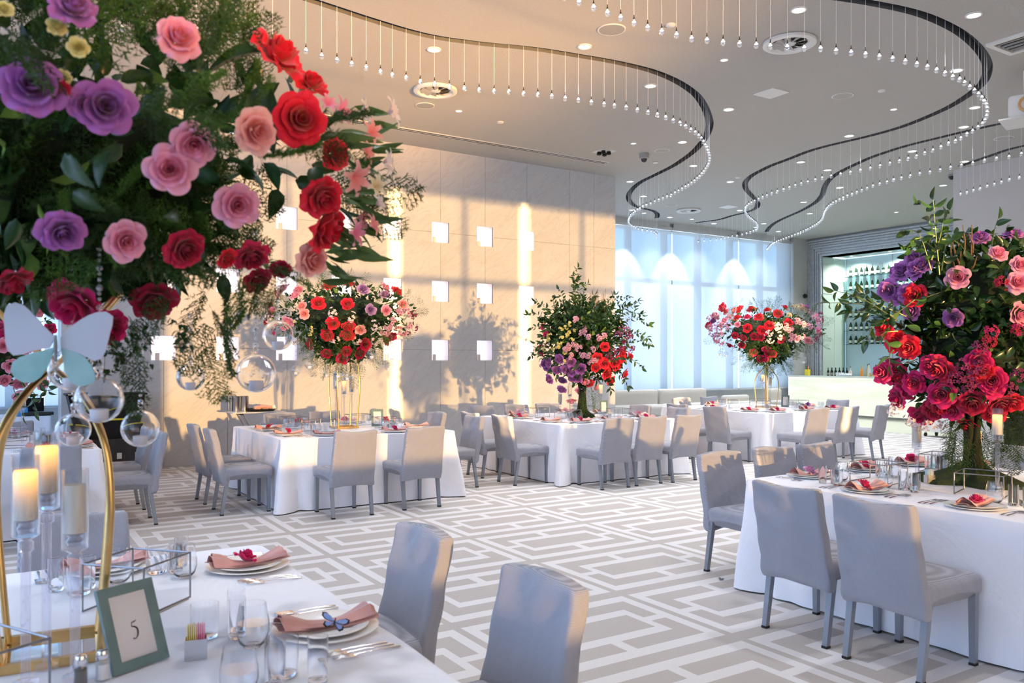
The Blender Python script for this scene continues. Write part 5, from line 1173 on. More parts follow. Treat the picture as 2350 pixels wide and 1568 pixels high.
class Bouquet:
    def __init__(s, name, loc, label, cat='flower arrangement'):
        s.o = empty(name, loc); tag(s.o, label, cat, None); s.loc = Vector(loc); s.fern = []; s.fernb = []; s.leafs = []; s.lance = []; s.ellip = []; s.twigs = MB(); s.stems = MB(); s.push = 0.0; s.trim = None
    def ell(s, c, r): s.ellip.append((Vector(c), Vector(r)))
    def hit(s, px, py):
        o = Vector((0, 0, HC)); d = (P(px, py, 1.0) - o); best = None
        for c, r in s.ellip:
            a = Vector((d.x / r.x, d.y / r.y, d.z / r.z)); b = Vector(((o.x - c.x) / r.x, (o.y - c.y) / r.y, (o.z - c.z) / r.z))
            A, B, Cc = a.dot(a), 2 * a.dot(b), b.dot(b) - 1; D_ = B * B - 4 * A * Cc
            if D_ > 0:
                t = (-B - math.sqrt(D_)) / (2 * A); p = o + d * t; n = Vector(((p.x - c.x) / r.x ** 2, (p.y - c.y) / r.y ** 2, (p.z - c.z) / r.z ** 2)).normalized()
                if best is None or t < best[0]: best = (t, p, n)
        if best is None:
            c, r = min(s.ellip, key=lambda e: (P(px, py, (e[0].x * FX + e[0].y * FY)) - e[0]).length)
            t = c.x * FX + c.y * FY; p = P(px, py, t); best = (t, p, (p - c).normalized())
        return best[1], best[2], best[0]
    def flower(s, px, py, rpx, kind, pal, hi=False, n=None, push=0.0):
        push = push or s.push; p, nn, t = s.hit(px, py); r = rpx / FPX * (t - push)
        toc = (Vector((0, 0, HC)) - p).normalized()
        d = n if n is not None else (nn * .75 + toc * .35 + Vector((rf.uniform(-.35, .35), rf.uniform(-.35, .35), rf.uniform(-.15, .4)))).normalized()
        p = p + nn * (.25 * r) + toc * push
        me_, nm_ = {'rose': (rf.choice(RH if hi else RL), 'rose'), 'lily': (rf.choice(ALS), 'lily_blossom'), 'spray': (rf.choice(SPR), 'blossom_spray'), 'wax': (rf.choice(WAX), 'blossom_spray')}[kind]
        r *= (1.04 if s.push else 1.17) if kind == 'rose' else 1.15
        if kind == 'rose': r *= rf.uniform(.86, 1.08)
        if pal == 'magenta' and rf.random() < .35: pal = 'crimson'
        CNT[pal] = CNT.get(pal, 0) + 1
        o = inst(nm_, me_, p - s.loc, look(d, rf.uniform(0, 6)), r, s.o, M[pal])
        o['label'] = {'red': 'red', 'crimson': 'crimson', 'magenta': 'magenta', 'pink': 'pink', 'peach': 'peach pink', 'purple': 'purple', 'mauve': 'mauve', 'blush': 'blush pink', 'cream': 'cream', 'yellow_f': 'pale yellow', 'white_f': 'white', 'burgundy': 'burgundy'}[pal] + ' ' + {'rose': 'rose', 'lily': 'lily blossom', 'spray': 'spray of small roses', 'wax': 'spray of tiny blossoms'}[kind]
        if kind in ('spray', 'wax'): o['kind'] = 'stuff'
        return o
    def rpoint(s, shrink=.9, front=False):
        while True:
            c, r = rf.choice(s.ellip); d = Vector((rf.gauss(0, 1), rf.gauss(0, 1), rf.gauss(0, 1))).normalized()
            if front and d.dot(Vector((-FX, -FY, 0))) < -.25: continue
            return c + Vector((d.x * r.x, d.y * r.y, d.z * r.z)) * shrink, Vector((d.x / r.x, d.y / r.y, d.z / r.z)).normalized()
    def ferns(s, cnt, ln, bright=.3, shrink=.8, front=True, droop=-9):
        for _ in range(cnt):
            p, n = s.rpoint(shrink * rf.uniform(.8, 1.0), front)
            while n.z < droop: p, n = s.rpoint(shrink * rf.uniform(.8, 1.0), front)
            if True: d = (n + Vector((rf.uniform(-.7, .7), rf.uniform(-.7, .7), rf.uniform(-.5, .5)))).normalized()
            q = look(d, rf.uniform(0, 6)) @ Quaternion((1, 0, 0), -PI / 2) if False else (Vector((0, 1, 0)).rotation_difference(d) @ Quaternion((0, 1, 0), rf.uniform(0, 6)))
            (s.fernb if rf.random() < bright else s.fern).append(mx(p - s.loc, q, ln * rf.uniform(.7, 1.25)))
    def plume(s, p, d, ln, bright=True):
        q = Vector((0, 1, 0)).rotation_difference(Vector(d).normalized()) @ Quaternion((0, 1, 0), rf.uniform(0, 6)); (s.fernb if bright else s.fern).append(mx(Vector(p) - s.loc, q, ln))
    def leaf(s, p, d, size, lance=False):
        q = Vector((0, 1, 0)).rotation_difference(Vector(d).normalized()) @ Quaternion((0, 1, 0), rf.uniform(0, 6.28)); (s.lance if lance else s.leafs).append((Vector(p) - s.loc, q, size))
    def cloud(s, cnt, size, shrink=.85, lance=False, front=True):
        for _ in range(cnt):
            p, n = s.rpoint(shrink * rf.uniform(.75, 1.05), front); d = (n * .7 + Vector((rf.uniform(-1, 1), rf.uniform(-1, 1), rf.uniform(-.8, .8)))).normalized(); s.leaf(p, d, size * rf.uniform(.7, 1.2), lance)
    def branch(s, pts, size, every, r=.004, lance=False):
        pp = spline(pts, .02); s.stems.tube([p - s.loc for p in pp[::2] + [pp[-1]]], [r * (1 - .7 * i / max(1, len(pp[::2]))) for i in range(len(pp[::2]) + 1)], 5)
        k = 0; dist = 0
        for i in range(1, len(pp)):
            dist += .02
            if dist >= every:
                dist = 0; k += 1; t = (pp[i] - pp[i - 1]).normalized(); sd = t.cross(Vector((rf.uniform(-1, 1), rf.uniform(-1, 1), rf.uniform(-1, 1)))).normalized()
                for sg in ((1, -1) if k % 2 else (-1,)): s.leaf(pp[i], t * .5 + sd * sg + Vector((0, 0, -.1)), size * rf.uniform(.7, 1.15), lance)
        s.leaf(pp[-1], pp[-1] - pp[-2], size, lance)
    def twig(s, a, b, r=.003): s.twigs.tube([Vector(a) - s.loc, (Vector(a) + Vector(b)) / 2 - s.loc + Vector((rf.uniform(-.02, .02), rf.uniform(-.02, .02), 0)), Vector(b) - s.loc], [r, r * .8, r * .4], 5)
    def finish(s, hires=False, maxleaf=150, light_part=.12):
        if s.trim:
            s.fern = [m_ for m_ in s.fern if s.trim(m_)]; s.fernb = [m_ for m_ in s.fernb if s.trim(m_)]
        for nm_, lst, m_ in (('fern_foliage', s.fern, 'fern'), ('fern_foliage', s.fernb, 'fern_bright')):
            if not lst: continue
            Vs = []; Fs = []; off = 0
            for k in range(3):
                sub = lst[k::3]
                if not sub: continue
                V, Fq = scatter(*(FERNH if hires else FERN)[k], sub); Vs.append(V); Fs.append(Fq + off); off += len(V)
            np_mesh(nm_, np.vstack(Vs), np.vstack(Fs), M[m_], parent=s.o, kind='stuff')
        allv = [(l, False) for l in s.leafs] + [(l, True) for l in s.lance]; rf.shuffle(allv)
        allv.sort(key=lambda a: (a[0][0] + s.loc).x * FX + (a[0][0] + s.loc).y * FY)
        for (p, q, sz), ln in allv[:maxleaf]:
            inst('leaf', ME_LANCE if ln else ME_LEAF, p, q, sz, s.o, M['leaf_mid'] if ln else (M['leaf_light'] if rf.random() < light_part else None))
        rest = allv[maxleaf:]
        for ln, V0, F0 in ((False, LV, LF), (True, LV2, LF2)):
            sub = [mx(p, q, sz) for (p, q, sz), l in rest if l == ln]
            if sub: V, Fq = scatter(V0, F0, sub); np_mesh('leaf_mass', V, Fq, M['leaf'] if not ln else M['leaf_mid'], True, s.o, 'stuff')
        if s.twigs.v: s.twigs.build('twigs', M['twig'], s.o)['kind'] = 'stuff'
        if s.stems.v: s.stems.build('stems', M['stem'], s.o)
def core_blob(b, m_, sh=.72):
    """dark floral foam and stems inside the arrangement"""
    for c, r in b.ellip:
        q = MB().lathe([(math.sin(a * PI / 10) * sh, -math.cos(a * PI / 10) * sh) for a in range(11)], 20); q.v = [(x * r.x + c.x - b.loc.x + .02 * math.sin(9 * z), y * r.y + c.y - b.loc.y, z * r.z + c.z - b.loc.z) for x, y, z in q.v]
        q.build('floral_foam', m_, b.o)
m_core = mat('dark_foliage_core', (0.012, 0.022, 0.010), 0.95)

# gold stands
def gold_stand(x, y, label, cv=.79):
    o = empty('gold_stand', (x, y, ZS), 0.0); tag(o, label, 'flower stand', 'gold hooped flower stands')
    for k in range(4):
        a = PI / 4 + k * PI / 2; c_, s_ = math.cos(a), math.sin(a)
        prof = [(.160, .01), (.178, .15), (.198, .34), (.202, cv - .35), (.188, cv - .23), (.146, cv - .14), (.078, cv - .06), (0, cv), (-.08, cv + .07), (-.17, cv + .15), (-.27, cv + .24)] if cv else [(.165, .01), (.178, .2), (.195, .40), (.20, .55), (.185, .72), (.15, .88), (.12, 1.0)]
        MB().tube([(r * c_, r * s_, z) for r, z in spline_pts(prof)], .0105, 10, flat=.75).build('hoop_leg', M['gold'], o)
    q = .125
    for dx, dy, w_, l_ in ((0, q, 2 * q + .02, .02), (0, -q, 2 * q + .02, .02), (q, 0, .02, 2 * q), (-q, 0, .02, 2 * q)): MB().box((dx, dy, .012), (w_, l_, .024)).build('base_bar', M['gold'], o, smooth=False)
    MB().box((0, 0, .004), (2 * q - .02, 2 * q - .02, .006)).build('mirror_base', mat('mirror', (0.8, 0.8, 0.82), 0.03, 1.0), o, smooth=False)
    return o
def spline_pts(pr_): return [(p.x, p.y) for p in spline([Vector((a, b, 0)) for a, b in pr_], .03)]
def candlestick(x, y, z, h, label, lit=True, group='tall glass candlesticks', s=1.0, r=.031):
    """acrylic rod with a glass cylinder holding an LED candle; h is the height of the cup's foot"""
    o = empty('candlestick', (x, y, z)); tag(o, label, 'candle holder', group)
    MB().lathe([(0, 0), (.030, 0), (.030, .012), (.0115, .016), (.0115, h - .04), (.018, h - .035), (.018, h - .015), (.0115, h - .01), (r * .9, h), (0, h)], 12).build('acrylic_stem', M['acrylic'], o)
    MB().lathe([(r * .95, h), (r, h + .003), (r, h + .20), (r - .002, h + .20), (r - .002, h + .006)], 20).build('glass_cylinder', M['glass'], o)
    MB().lathe([(0, h + .005), (.016, h + .008), (.022, h + .02), (.014, h + .03), (.022, h + .038), (0, h + .04)], 10).build('crystal_ball', M['acrylic'], o)
    mw = mat('led_wax', (0.70, 0.62, 0.50), 0.5)
    if lit:
        nt_ = mw.node_tree; b_ = nt_.nodes['Principled BSDF']; tc_ = nt_.nodes.new('ShaderNodeTexCoord'); sp_x = nt_.nodes.new('ShaderNodeSeparateXYZ'); nt_.links.new(tc_.outputs['Generated'], sp_x.inputs[0])
        b_.inputs['Emission Color'].default_value = (1.0, 0.42, 0.05, 1)
        f_ = val(nt_, 'POWER', sp_x.outputs[2], 2.4); nt_.links.new(val(nt_, 'MULTIPLY', f_, 1.3), b_.inputs['Emission Strength'])
    MB().lathe([(0, h + .042), (r * .88, h + .042), (r * .88, h + .155), (r * .80, h + .162), (r * .5, h + .152), (0, h + .150)], 20).build('led_candle', mw, o)
    return o
M_GLOBE = mat('blown_glass', (0.97, 0.98, 1.0), 0.0); M_GLOBE.node_tree.nodes['Principled BSDF'].inputs['Transmission Weight'].default_value = 1.0; M_GLOBE.node_tree.nodes['Principled BSDF'].inputs['IOR'].default_value = 1.34
def globe(p, r, label, bead_top=None, group='hanging glass tealight globes', votive=True):
    o = empty('hanging_globe', p); tag(o, label, 'glass globe', group)
    n = 22; prof = []
    for k in range(17): a = -PI * .46 + PI * .93 * k / 16; prof.append((r * math.cos(a), r * math.sin(a)))
    g_ = MB(); g_.lathe(prof, n); g_.lathe([(.0, r * 1.0), (r * .12, r * 1.02), (r * .10, r * 1.18), (0, r * 1.2)], 8)
    g_.tube([(r * .13 * math.cos(a), 0, r * 1.3 + r * .13 * math.sin(a)) for a in [k * PI / 5 for k in range(11)]], r * .03, 5)
    if r * FPX / max(.1, (p[0] * FX + p[1] * FY)) > 25:
        g_.lathe([(q_ * .968, z_ * .968) for q_, z_ in prof][::-1], n); g_.build('glass_globe', M_GLOBE, o)
    else: g_.build('glass_globe', M['glass'], o)
    if votive: MB().lathe([(0, -r * .93), (r * .36, -r * .90), (r * .38, -r * .40), (r * .30, -r * .38), (0, -r * .42)], 14).build('tealight', mat('tealight_wax', (0.80, 0.78, 0.82), 0.5), o)
    if bead_top:
        h = bead_top - p[2]; mb = MB(); z = r * 1.45; nb = 0
        while z < h and nb < 46:
            s = .0052 if nb % 3 else .0085
            mb.lathe([(0.0003, -s), (s * .8, -s * .6), (s, 0), (s * .8, s * .6), (.0003, s)], 7, (0, 0, z)); z += s * 2.0 + .003; nb += 1
        if mb.v: mb.build('bead_string', M['bulb'], o, smooth=False)
    return o

# ---------- foreground arrangement on the number 5 table
SX, SY = .143, 2.60; AZ = 2.12
gold_stand(SX, SY, 'large gold hooped flower stand in the left foreground on the number 5 table').rotation_euler = (0, 0, -.09)
B = Bouquet('flower_arrangement', (SX, SY, 1.9), 'huge arrangement of purple, pink and red roses with ferns filling the upper left')
B.ell((SX, SY, AZ), (.86, .86, .40)); B.ell((SX, SY, 1.90), (.45, .45, .15)); B.push = .10
core_blob(B, m_core, .5)
for px, py, r, pal in ((75, 193, 63, 'purple'), (240, 242, 58, 'purple'), (190, 238, 34, 'purple'), (145, 525, 58, 'purple'), (170, 22, 52, 'purple'), (408, 92, 50, 'pink'), (440, 330, 46, 'pink'), (383, 380, 62, 'pink'), (583, 300, 56, 'peach'), (540, 462, 54, 'pink'), (290, 545, 44, 'pink'), (712, 597, 40, 'peach'), (637, 130, 60, 'red'), (712, 193, 38, 'red'), (680, 275, 62, 'red'), (768, 352, 36, 'red'), (733, 448, 54, 'red'), (748, 516, 55, 'red'), (425, 565, 50, 'crimson'), (575, 585, 40, 'crimson'), (522, 590, 24, 'red'), (165, 690, 66, 'magenta'), (250, 748, 44, 'magenta'), (352, 685, 52, 'crimson'), (590, 640, 32, 'crimson'), (640, 615, 26, 'crimson'), (30, 640, 50, 'magenta'), (135, 205, 26, 'magenta'), (20, 755, 30, 'magenta')):
    fl_ = B.flower(px, py, r * 1.02, 'rose', pal, True)
    if (px, py) == (145, 525): pass
for px, py, r in ((142, 32, 24), (130, 62, 24), (180, 110, 25), (140, 178, 20), (8, 22, 22)): B.flower(px, py, r, 'rose', 'yellow_f', True, push=.03)
for px, py, r, pal in ((770, 258, 24, 'pink'), (815, 262, 28, 'white_f'), (880, 262, 28, 'white_f'), (870, 372, 24, 'white_f'), (843, 305, 20, 'peach'), (800, 402, 30, 'peach'), (812, 492, 28, 'peach'), (852, 428, 20, 'cream'), (828, 352, 20, 'peach'), (856, 470, 20, 'white_f'), (842, 520, 20, 'peach'), (800, 535, 24, 'pink'), (745, 245, 18, 'pink')):
    o_ = B.flower(px, py, r * 1.25, 'lily', pal, True)
B.ferns(430, .24, .35, .92, droop=-.35)
B.cloud(700, .09, .74)
for k in range(300):
    p, n = B.rpoint(rf.uniform(.85, 1.0), True); B.leaf(p, n + Vector((rf.uniform(-.8, .8), rf.uniform(-.8, .8), rf.uniform(-.6, .4))), rf.uniform(.06, .10))
# lance leaves bristling at the right flank
for px, py in ((790, 300), (830, 260), (850, 300), (870, 345), (800, 440), (830, 470), (845, 500), (820, 520), (780, 600), (800, 560), (840, 450), (812, 610), (860, 430), (770, 520), (790, 640), (850, 545), (880, 480), (815, 365), (865, 285), (800, 580), (830, 590), (775, 565), (850, 390), (870, 520)):
    p, n, t = B.hit(px - 40, py - 8)
    for q in range(3): B.leaf(p + Vector((rf.uniform(-.03, .03), rf.uniform(-.03, .03), rf.uniform(-.03, .03))), Vector((RX, RY, 0)) * rf.uniform(.6, 1.1) + Vector((0, 0, rf.uniform(-.7, .3))) + n * .3, rf.uniform(.06, .11), True)
p, n, t = B.hit(600, 150); B.leaf(p + Vector((0, 0, .03)), Vector((-RX, -RY, -.2)), .15); B.leaf(B.hit(600, 190)[0], Vector((0.1, 0, -1)), .15)
# drooping plumes under the rim
for px, py, qx, qy in ((400, 680, 330, 780), (480, 650, 430, 800), (520, 650, 490, 830), (540, 650, 575, 740), (500, 740, 400, 850), (470, 780, 500, 900), (600, 640, 560, 720), (310, 760, 330, 950), (560, 640, 620, 710), (480, 700, 540, 800), (640, 620, 700, 660), (720, 130, 800, 100), (770, 180, 760, 90), (760, 220, 800, 230), (300, 60, 260, 20), (680, 610, 600, 700), (250, 760, 290, 880), (80, 640, 60, 560)):
    t = 2.15 if py > 500 else 1.95; a = P(px, py, t + rf.uniform(-.15, .2)); b_ = P(qx, qy, t + rf.uniform(-.15, .2)); B.plume(a, b_ - a, (b_ - a).length * 1.05, rf.random() < .3)
for px, py, qx, qy in ((268, 770, 262, 860), (318, 740, 326, 840), (400, 730, 430, 800), (228, 800, 224, 860)):
    a = P(px, py, 2.1); b_ = P(qx, qy, 2.1)
    for k in range(26): pp = a.lerp(b_, rf.random()); B.leaf(pp + Vector((rf.uniform(-.02, .02), rf.uniform(-.02, .02), 0)), (rf.uniform(-1, 1), rf.uniform(-1, 1), -.6), .022)
def trim_(m_):
    # the plumes stop short of the bare upper right shoulder of the arrangement
    t_ = B.loc + m_ @ Vector((0, 1, 0)); d_ = t_.x * FX + t_.y * FY; l_ = t_.x * RX + t_.y * RY; z_ = (t_.z - HC) / d_
    return not (l_ / d_ > -.29 and z_ > .30)
B.trim = trim_
for k in range(46):
    a = P(rf.uniform(-20, 470), rf.uniform(500, 590), rf.uniform(2.0, 2.35)); B.plume(a, (rf.uniform(-.8, .5), rf.uniform(-.4, .4), rf.uniform(-.5, .3)), rf.uniform(.14, .22), rf.random() < .4)
B.finish(True, 300, .1)
# candles inside the foreground stand
for (px, py, d, pt, lb, lit) in ((59, 1080, 2.02, 1455, 'lit LED candle on a tall acrylic stick, front left inside the gold stand', True), (107, 1024, 2.14, 1440, 'tallest lit LED candle on an acrylic stick, middle of the gold stand', True), (172, 1112, 2.06, 1470, 'unlit ivory candle on an acrylic stick, right inside the gold stand', False)):
    top = P(px, py, d); candlestick(top.x, top.y, ZS + .006, top.z - .162 - ZS - .006, lb, lit)
for px, py, rp, r, bt, lb in ((638, 770, 35, .055, 0, 'hanging glass globe at the left edge of the number 10 bouquet'), (588, 857, 44, .056, 1.95, 'large hanging glass globe on a beaded string above the tray stand'), (437, 866, 31, .045, 0, 'hanging glass globe behind drooping fern at the left'), (228, 918, 53, .055, 1.85, 'largest hanging glass globe beside the right gold hoop'), (168, 987, 38, .045, 0, 'hanging glass globe inside the gold hoops above the candles'), (322, 984, 42, .052, 0, 'hanging glass globe right of the gold hoop, before the black crates'), (165, 848, 50, .055, 2.02, 'hanging glass globe behind the pale butterfly')):
    d = FPX * r / rp; p = P(px, py, d); globe((p.x, p.y, p.z), r, lb, bt if bt else p.z + .22)
# big pale butterfly on the stand
def wing(pts, name, m_, parent, y=0.0, th=.0015):
    n = len(pts); mb = MB(); mb.add([(x, y - th, z) for x, z in pts] + [(x, y + th, z) for x, z in pts], [tuple(range(n)), tuple(range(n, 2 * n))[::-1]] + [(i, n + i, n + (i + 1) % n, (i + 1) % n) for i in range(n)]); return mb.build(name, m_, parent, smooth=False)
def curve2(pts): return [(p.x, p.y) for p in spline([Vector((a, b, 0)) for a, b in pts + [pts[0]]], .02)[:-1]] if True else pts
m_wing = mat('pale_watercolour_wing', (0.40, 0.48, 0.54), 0.5, col2=(0.46, 0.42, 0.52), vscale=9); m_wing2 = mat('pale_green_wing', (0.36, 0.52, 0.53), 0.5, col2=(0.16, 0.36, 0.35), vscale=10)
m_bbody = mat('butterfly_body_grey', (0.16, 0.20, 0.22), 0.6)
bc = P(130, 790, 1.86); o = empty('butterfly_ornament', bc, A1 - PI / 2 + .1); tag(o, 'large pale blue-green paper butterfly on the gold stand at the left', 'butterfly')
k_ = 1.86 / FPX
def W_(pts): return [((x - 130) * k_, -(y - 790) * k_) for x, y in pts]
wing(curve2(W_([(128, 775), (95, 740), (60, 702), (30, 696), (16, 720), (18, 765), (22, 800), (40, 817), (80, 805), (125, 795)])), 'fore_wing', m_wing, o); wing(curve2(W_([(136, 775), (165, 745), (200, 722), (235, 714), (253, 728), (245, 765), (232, 815), (215, 830), (180, 812), (137, 796)])), 'fore_wing', m_wing, o, .006)
wing(curve2(W_([(126, 797), (85, 808), (45, 822), (28, 842), (38, 868), (65, 880), (90, 870), (110, 840)])), 'hind_wing', m_wing2, o, .003); wing(curve2(W_([(136, 797), (165, 805), (190, 822), (208, 850), (212, 875), (190, 886), (160, 882), (145, 850)])), 'hind_wing', m_wing2, o, .009)
MB().tube([(0, -.005, .02), (0, -.005, -.005), (0, -.005, -.04)], [.003, .005, .003], 8).build('body', m_bbody, o)
# little blue butterfly on the napkin
w = on_Z = on_z(768, 1418, .835); o = empty('butterfly_ornament', (w.x, w.y, .823), .4); tag(o, 'small bright blue butterfly with black edges on the blush napkin', 'butterfly'); o.rotation_euler = (-.9, .35, A1 - PI / 2 + .2)
m_bw = mat('blue_wing', (0.12, 0.30, 0.72), 0.5, col2=(0.35, 0.40, 0.75), vscale=60); m_be = mat('black_wing_edge', (0.01, 0.01, 0.02), 0.6)
for sg in (-1, 1):
    fw_ = [(sg * x, z) for x, z in ((0, 0), (.012, .012), (.030, .022), (.042, .020), (.040, .008), (.030, 0), (.012, -.002))]; hw_ = [(sg * x, z) for x, z in ((0, 0), (.014, -.003), (.028, -.004), (.030, -.016), (.020, -.024), (.008, -.014))]
    wing(fw_, 'fore_wing', m_be, o, .001 * sg, .0006); wing([(x * .82 + sg * .002, z * .8 + .001) for x, z in fw_], 'wing_panel', m_bw, o, .001 * sg, .0012); wing(hw_, 'hind_wing', m_be, o, .003, .0006); wing([(x * .78 + sg * .002, z * .78) for x, z in hw_], 'wing_panel', m_bw, o, .003, .0012)
MB().tube([(0, 0, .012), (0, 0, -.014)], .002, 6).build('body', m_be, o)

# ---------- gold stand bouquets on the number 10 table and the far table
def mid(x0, y0, s): return lambda q: (x0 + q[0] / s, y0 + q[1] / s)
SX, SY = 3.58, 9.40; gold_stand(SX, SY, 'gold hooped flower stand on the number 10 table by the marble wall', 0)
B = Bouquet('flower_arrangement', (SX, SY, 1.9), 'round red, pink and lavender rose arrangement on gold legs in front of the marble wall')
B.ell((SX, SY, AZ), (.86, .86, .36)); B.ell((SX, SY, 1.80), (.42, .42, .26)); core_blob(B, m_core, .62)
f = mid(400, 600, 2.529)
for lst, kind, pal, r in ((((898, 145), (1018, 135), (838, 245), (1005, 248), (1290, 180), (920, 355), (1010, 375), (885, 425), (1005, 425)), 'rose', 'red', 14.5), (((787, 480), (887, 535), (1000, 520), (1080, 530), (1108, 480), (1255, 435), (1225, 460), (980, 560)), 'rose', 'crimson', 13),
        (((605, 185), (755, 303), (1325, 250), (1080, 395), (740, 260)), 'rose', 'peach', 12), (((720, 170), (660, 350), (1230, 285), (1225, 155), (570, 290), (700, 200)), 'rose', 'pink', 12.5), (((640, 155), (1140, 280), (1220, 195), (1095, 165)), 'rose', 'mauve', 13), (((560, 255), (535, 355), (560, 405)), 'rose', 'magenta', 9),
        (((925, 300), (1025, 320), (1155, 365), (935, 440), (705, 440), (1060, 445), (500, 270), (560, 320), (1170, 450)), 'wax', 'white_f', 13), (((1300, 300), (1340, 300), (1240, 370), (1290, 390), (1350, 365), (1220, 400), (1255, 345), (1325, 400)), 'spray', 'blush', 12), (((1380, 310), (1385, 385), (1340, 415)), 'wax', 'burgundy', 10), (((700, 345), (800, 400), (790, 420), (800, 380)), 'spray', 'yellow_f', 5)):
    for q in lst: px, py = f(q); B.flower(px, py, r, kind, pal)
B.ferns(230, .24, .35, .92); B.cloud(800, .07, .95); B.cloud(700, .08, .75); B.cloud(60, .09, 1.0, True)
for px, py in ((820, 570), (1040, 590), (1045, 640), (900, 580), (960, 600)):
    a = P(*f((px, py)), 9.7); B.plume(a + Vector((0, 0, .12)), (rf.uniform(-.2, .2), 0, -1), .32)
B.finish(False, 120)
for px, py, r, rp, bt, lb in ((785, 595, .06, 30, 1, 'left of the gold legs, upper'), (706, 632, .055, 28, 0, 'leftmost below the number 10 bouquet'), (885, 648, .052, 26, 0, 'just left of the gold legs'), (950, 650, .055, 27, 0, 'between the gold legs, left'), (1003, 665, .055, 27, 0, 'between the gold legs, right'), (1060, 608, .055, 26, 0, 'just right of the gold legs'), (1145, 537, .065, 30, 0, 'upper right below the number 10 bouquet'), (1262, 550, .052, 25, 1, 'upper of two at the right below the number 10 bouquet'), (1243, 610, .05, 25, 0, 'lower of two at the right below the number 10 bouquet')):
    x, y = f((px, py)); d = 9.85 + rf.uniform(-.6, .3); p = P(x, y, d); r = rp / 2.529 / FPX * d; globe((p.x, p.y, p.z), r, 'small hanging glass globe ' + lb, p.z + .25)
for px, py, lb, lit in ((937, 665, 'left candlestick between the gold legs on the number 10 table', False), (985, 695, 'right taller candlestick between the gold legs on the number 10 table', True)):
    x, y = f((px, py)); p = P(x, y, 9.8); candlestick(p.x, p.y, ZS, p.z - .162 - ZS, lb, lit)
x = on_Y(800, 9.4).x; candlestick(x + .08, 9.5, ZS, .42, 'third candlestick behind the gold legs on the number 10 table', False)

SX, SY = 11.3, 9.60; gold_stand(SX, SY, 'gold hooped flower stand on the far table in front of the blue shades', .71)
B = Bouquet('flower_arrangement', (SX, SY, 1.9), 'wide ring of red roses and blush sprays on gold legs at the far table')
B.ell((SX, SY, 2.09), (.94, .94, .36)); B.ell((SX, SY, 1.76), (.42, .42, .26)); core_blob(B, m_core, .62)
f = mid(1550, 640, 3.5636)
for lst, kind, pal, r in ((((525, 250), (750, 258), (838, 288), (505, 320), (680, 315), (770, 385), (922, 362), (588, 402), (700, 415), (725, 425)), 'rose', 'red', 9.6), (((625, 250), (895, 238), (385, 235)), 'rose', 'red', 9.6), (((588, 315), (740, 570), (730, 655), (795, 615), (640, 600), (700, 650)), 'rose', 'magenta', 9.4), (((488, 462), (553, 482), (640, 470), (690, 475), (320, 300), (270, 375), (545, 540), (445, 540), (870, 500), (760, 610)), 'rose', 'crimson', 8.5),
        (((395, 240), (415, 270), (480, 260), (400, 345), (510, 375), (1000, 490), (1080, 500), (1150, 300), (1040, 232), (1165, 420)), 'rose', 'pink', 8), (((345, 305), (350, 335), (290, 400), (350, 490), (450, 330), (1120, 330), (1080, 285), (1160, 350), (1100, 500), (985, 350), (1090, 390), (1035, 375), (940, 470), (960, 460), (900, 400), (930, 420), (1020, 470), (390, 380)), 'spray', 'blush', 10),
        (((960, 240), (990, 245), (1045, 262), (1010, 240)), 'spray', 'cream', 8), (((840, 390), (765, 440), (850, 460), (775, 490), (820, 400)), 'wax', 'white_f', 10), (((370, 440), (365, 400), (300, 330), (345, 475), (320, 440), (440, 400), (380, 500), (1150, 390), (330, 410)), 'wax', 'mauve', 10.5), (((1175, 300), (1180, 340), (1165, 450), (1140, 480)), 'wax', 'burgundy', 8), (((1075, 230), (310, 345)), 'rose', 'purple', 8), (((920, 310),), 'spray', 'cream', 9)):
    for q in lst: px, py = f(q); B.flower(px, py, r, kind, pal)
B.ferns(230, .26, .35, .92); B.cloud(800, .07, .95); B.cloud(700, .08, .75)
for px, py in ((600, 640), (650, 660), (840, 640), (850, 690), (730, 690)):
    a = P(*f((px, py)), 14.0); B.plume(a + Vector((0, 0, .15)), (rf.uniform(-.2, .2), 0, -1), .36)
for a, b_ in (((480, 230), (540, 180)), ((730, 230), (655, 165)), ((1140, 480), (1160, 540))):
    a = P(*f(a), 14.0); b_ = P(*f(b_), 14.0); B.plume(a, b_ - a, (b_ - a).length * 1.2, False)
B.finish(False, 80)
for px, py, rp, lb in ((1048, 665, 27, 'single one farthest right below the far bouquet'), (945, 632, 24, 'right of the gold legs below the far bouquet'), (890, 625, 18, 'close right of the gold legs below the far bouquet'), (412, 618, 22, 'second from the left below the far bouquet'), (368, 605, 22, 'leftmost below the far bouquet'), (537, 635, 20, 'left of the gold legs below the far bouquet'), (930, 580, 14, 'small warm-lit one below the far bouquet'), (630, 670, 18, 'behind the trailing fern of the far bouquet')):
    x, y = f((px, py)); d = 14.0; p = P(x, y, d); globe((p.x, p.y, p.z), rp / 3.5636 / FPX * d, 'small hanging glass globe, ' + lb, p.z + .22)
for px, py, lb, lit in ((715, 785, 'lit candlestick between the gold legs on the far table', True), (775, 808, 'unlit candlestick at the right between the gold legs on the far table', False)):
    x, y = f((px, py)); p = P(x, y, 14.1); candlestick(p.x, p.y, ZS, p.z - .162 - ZS, lb, lit)

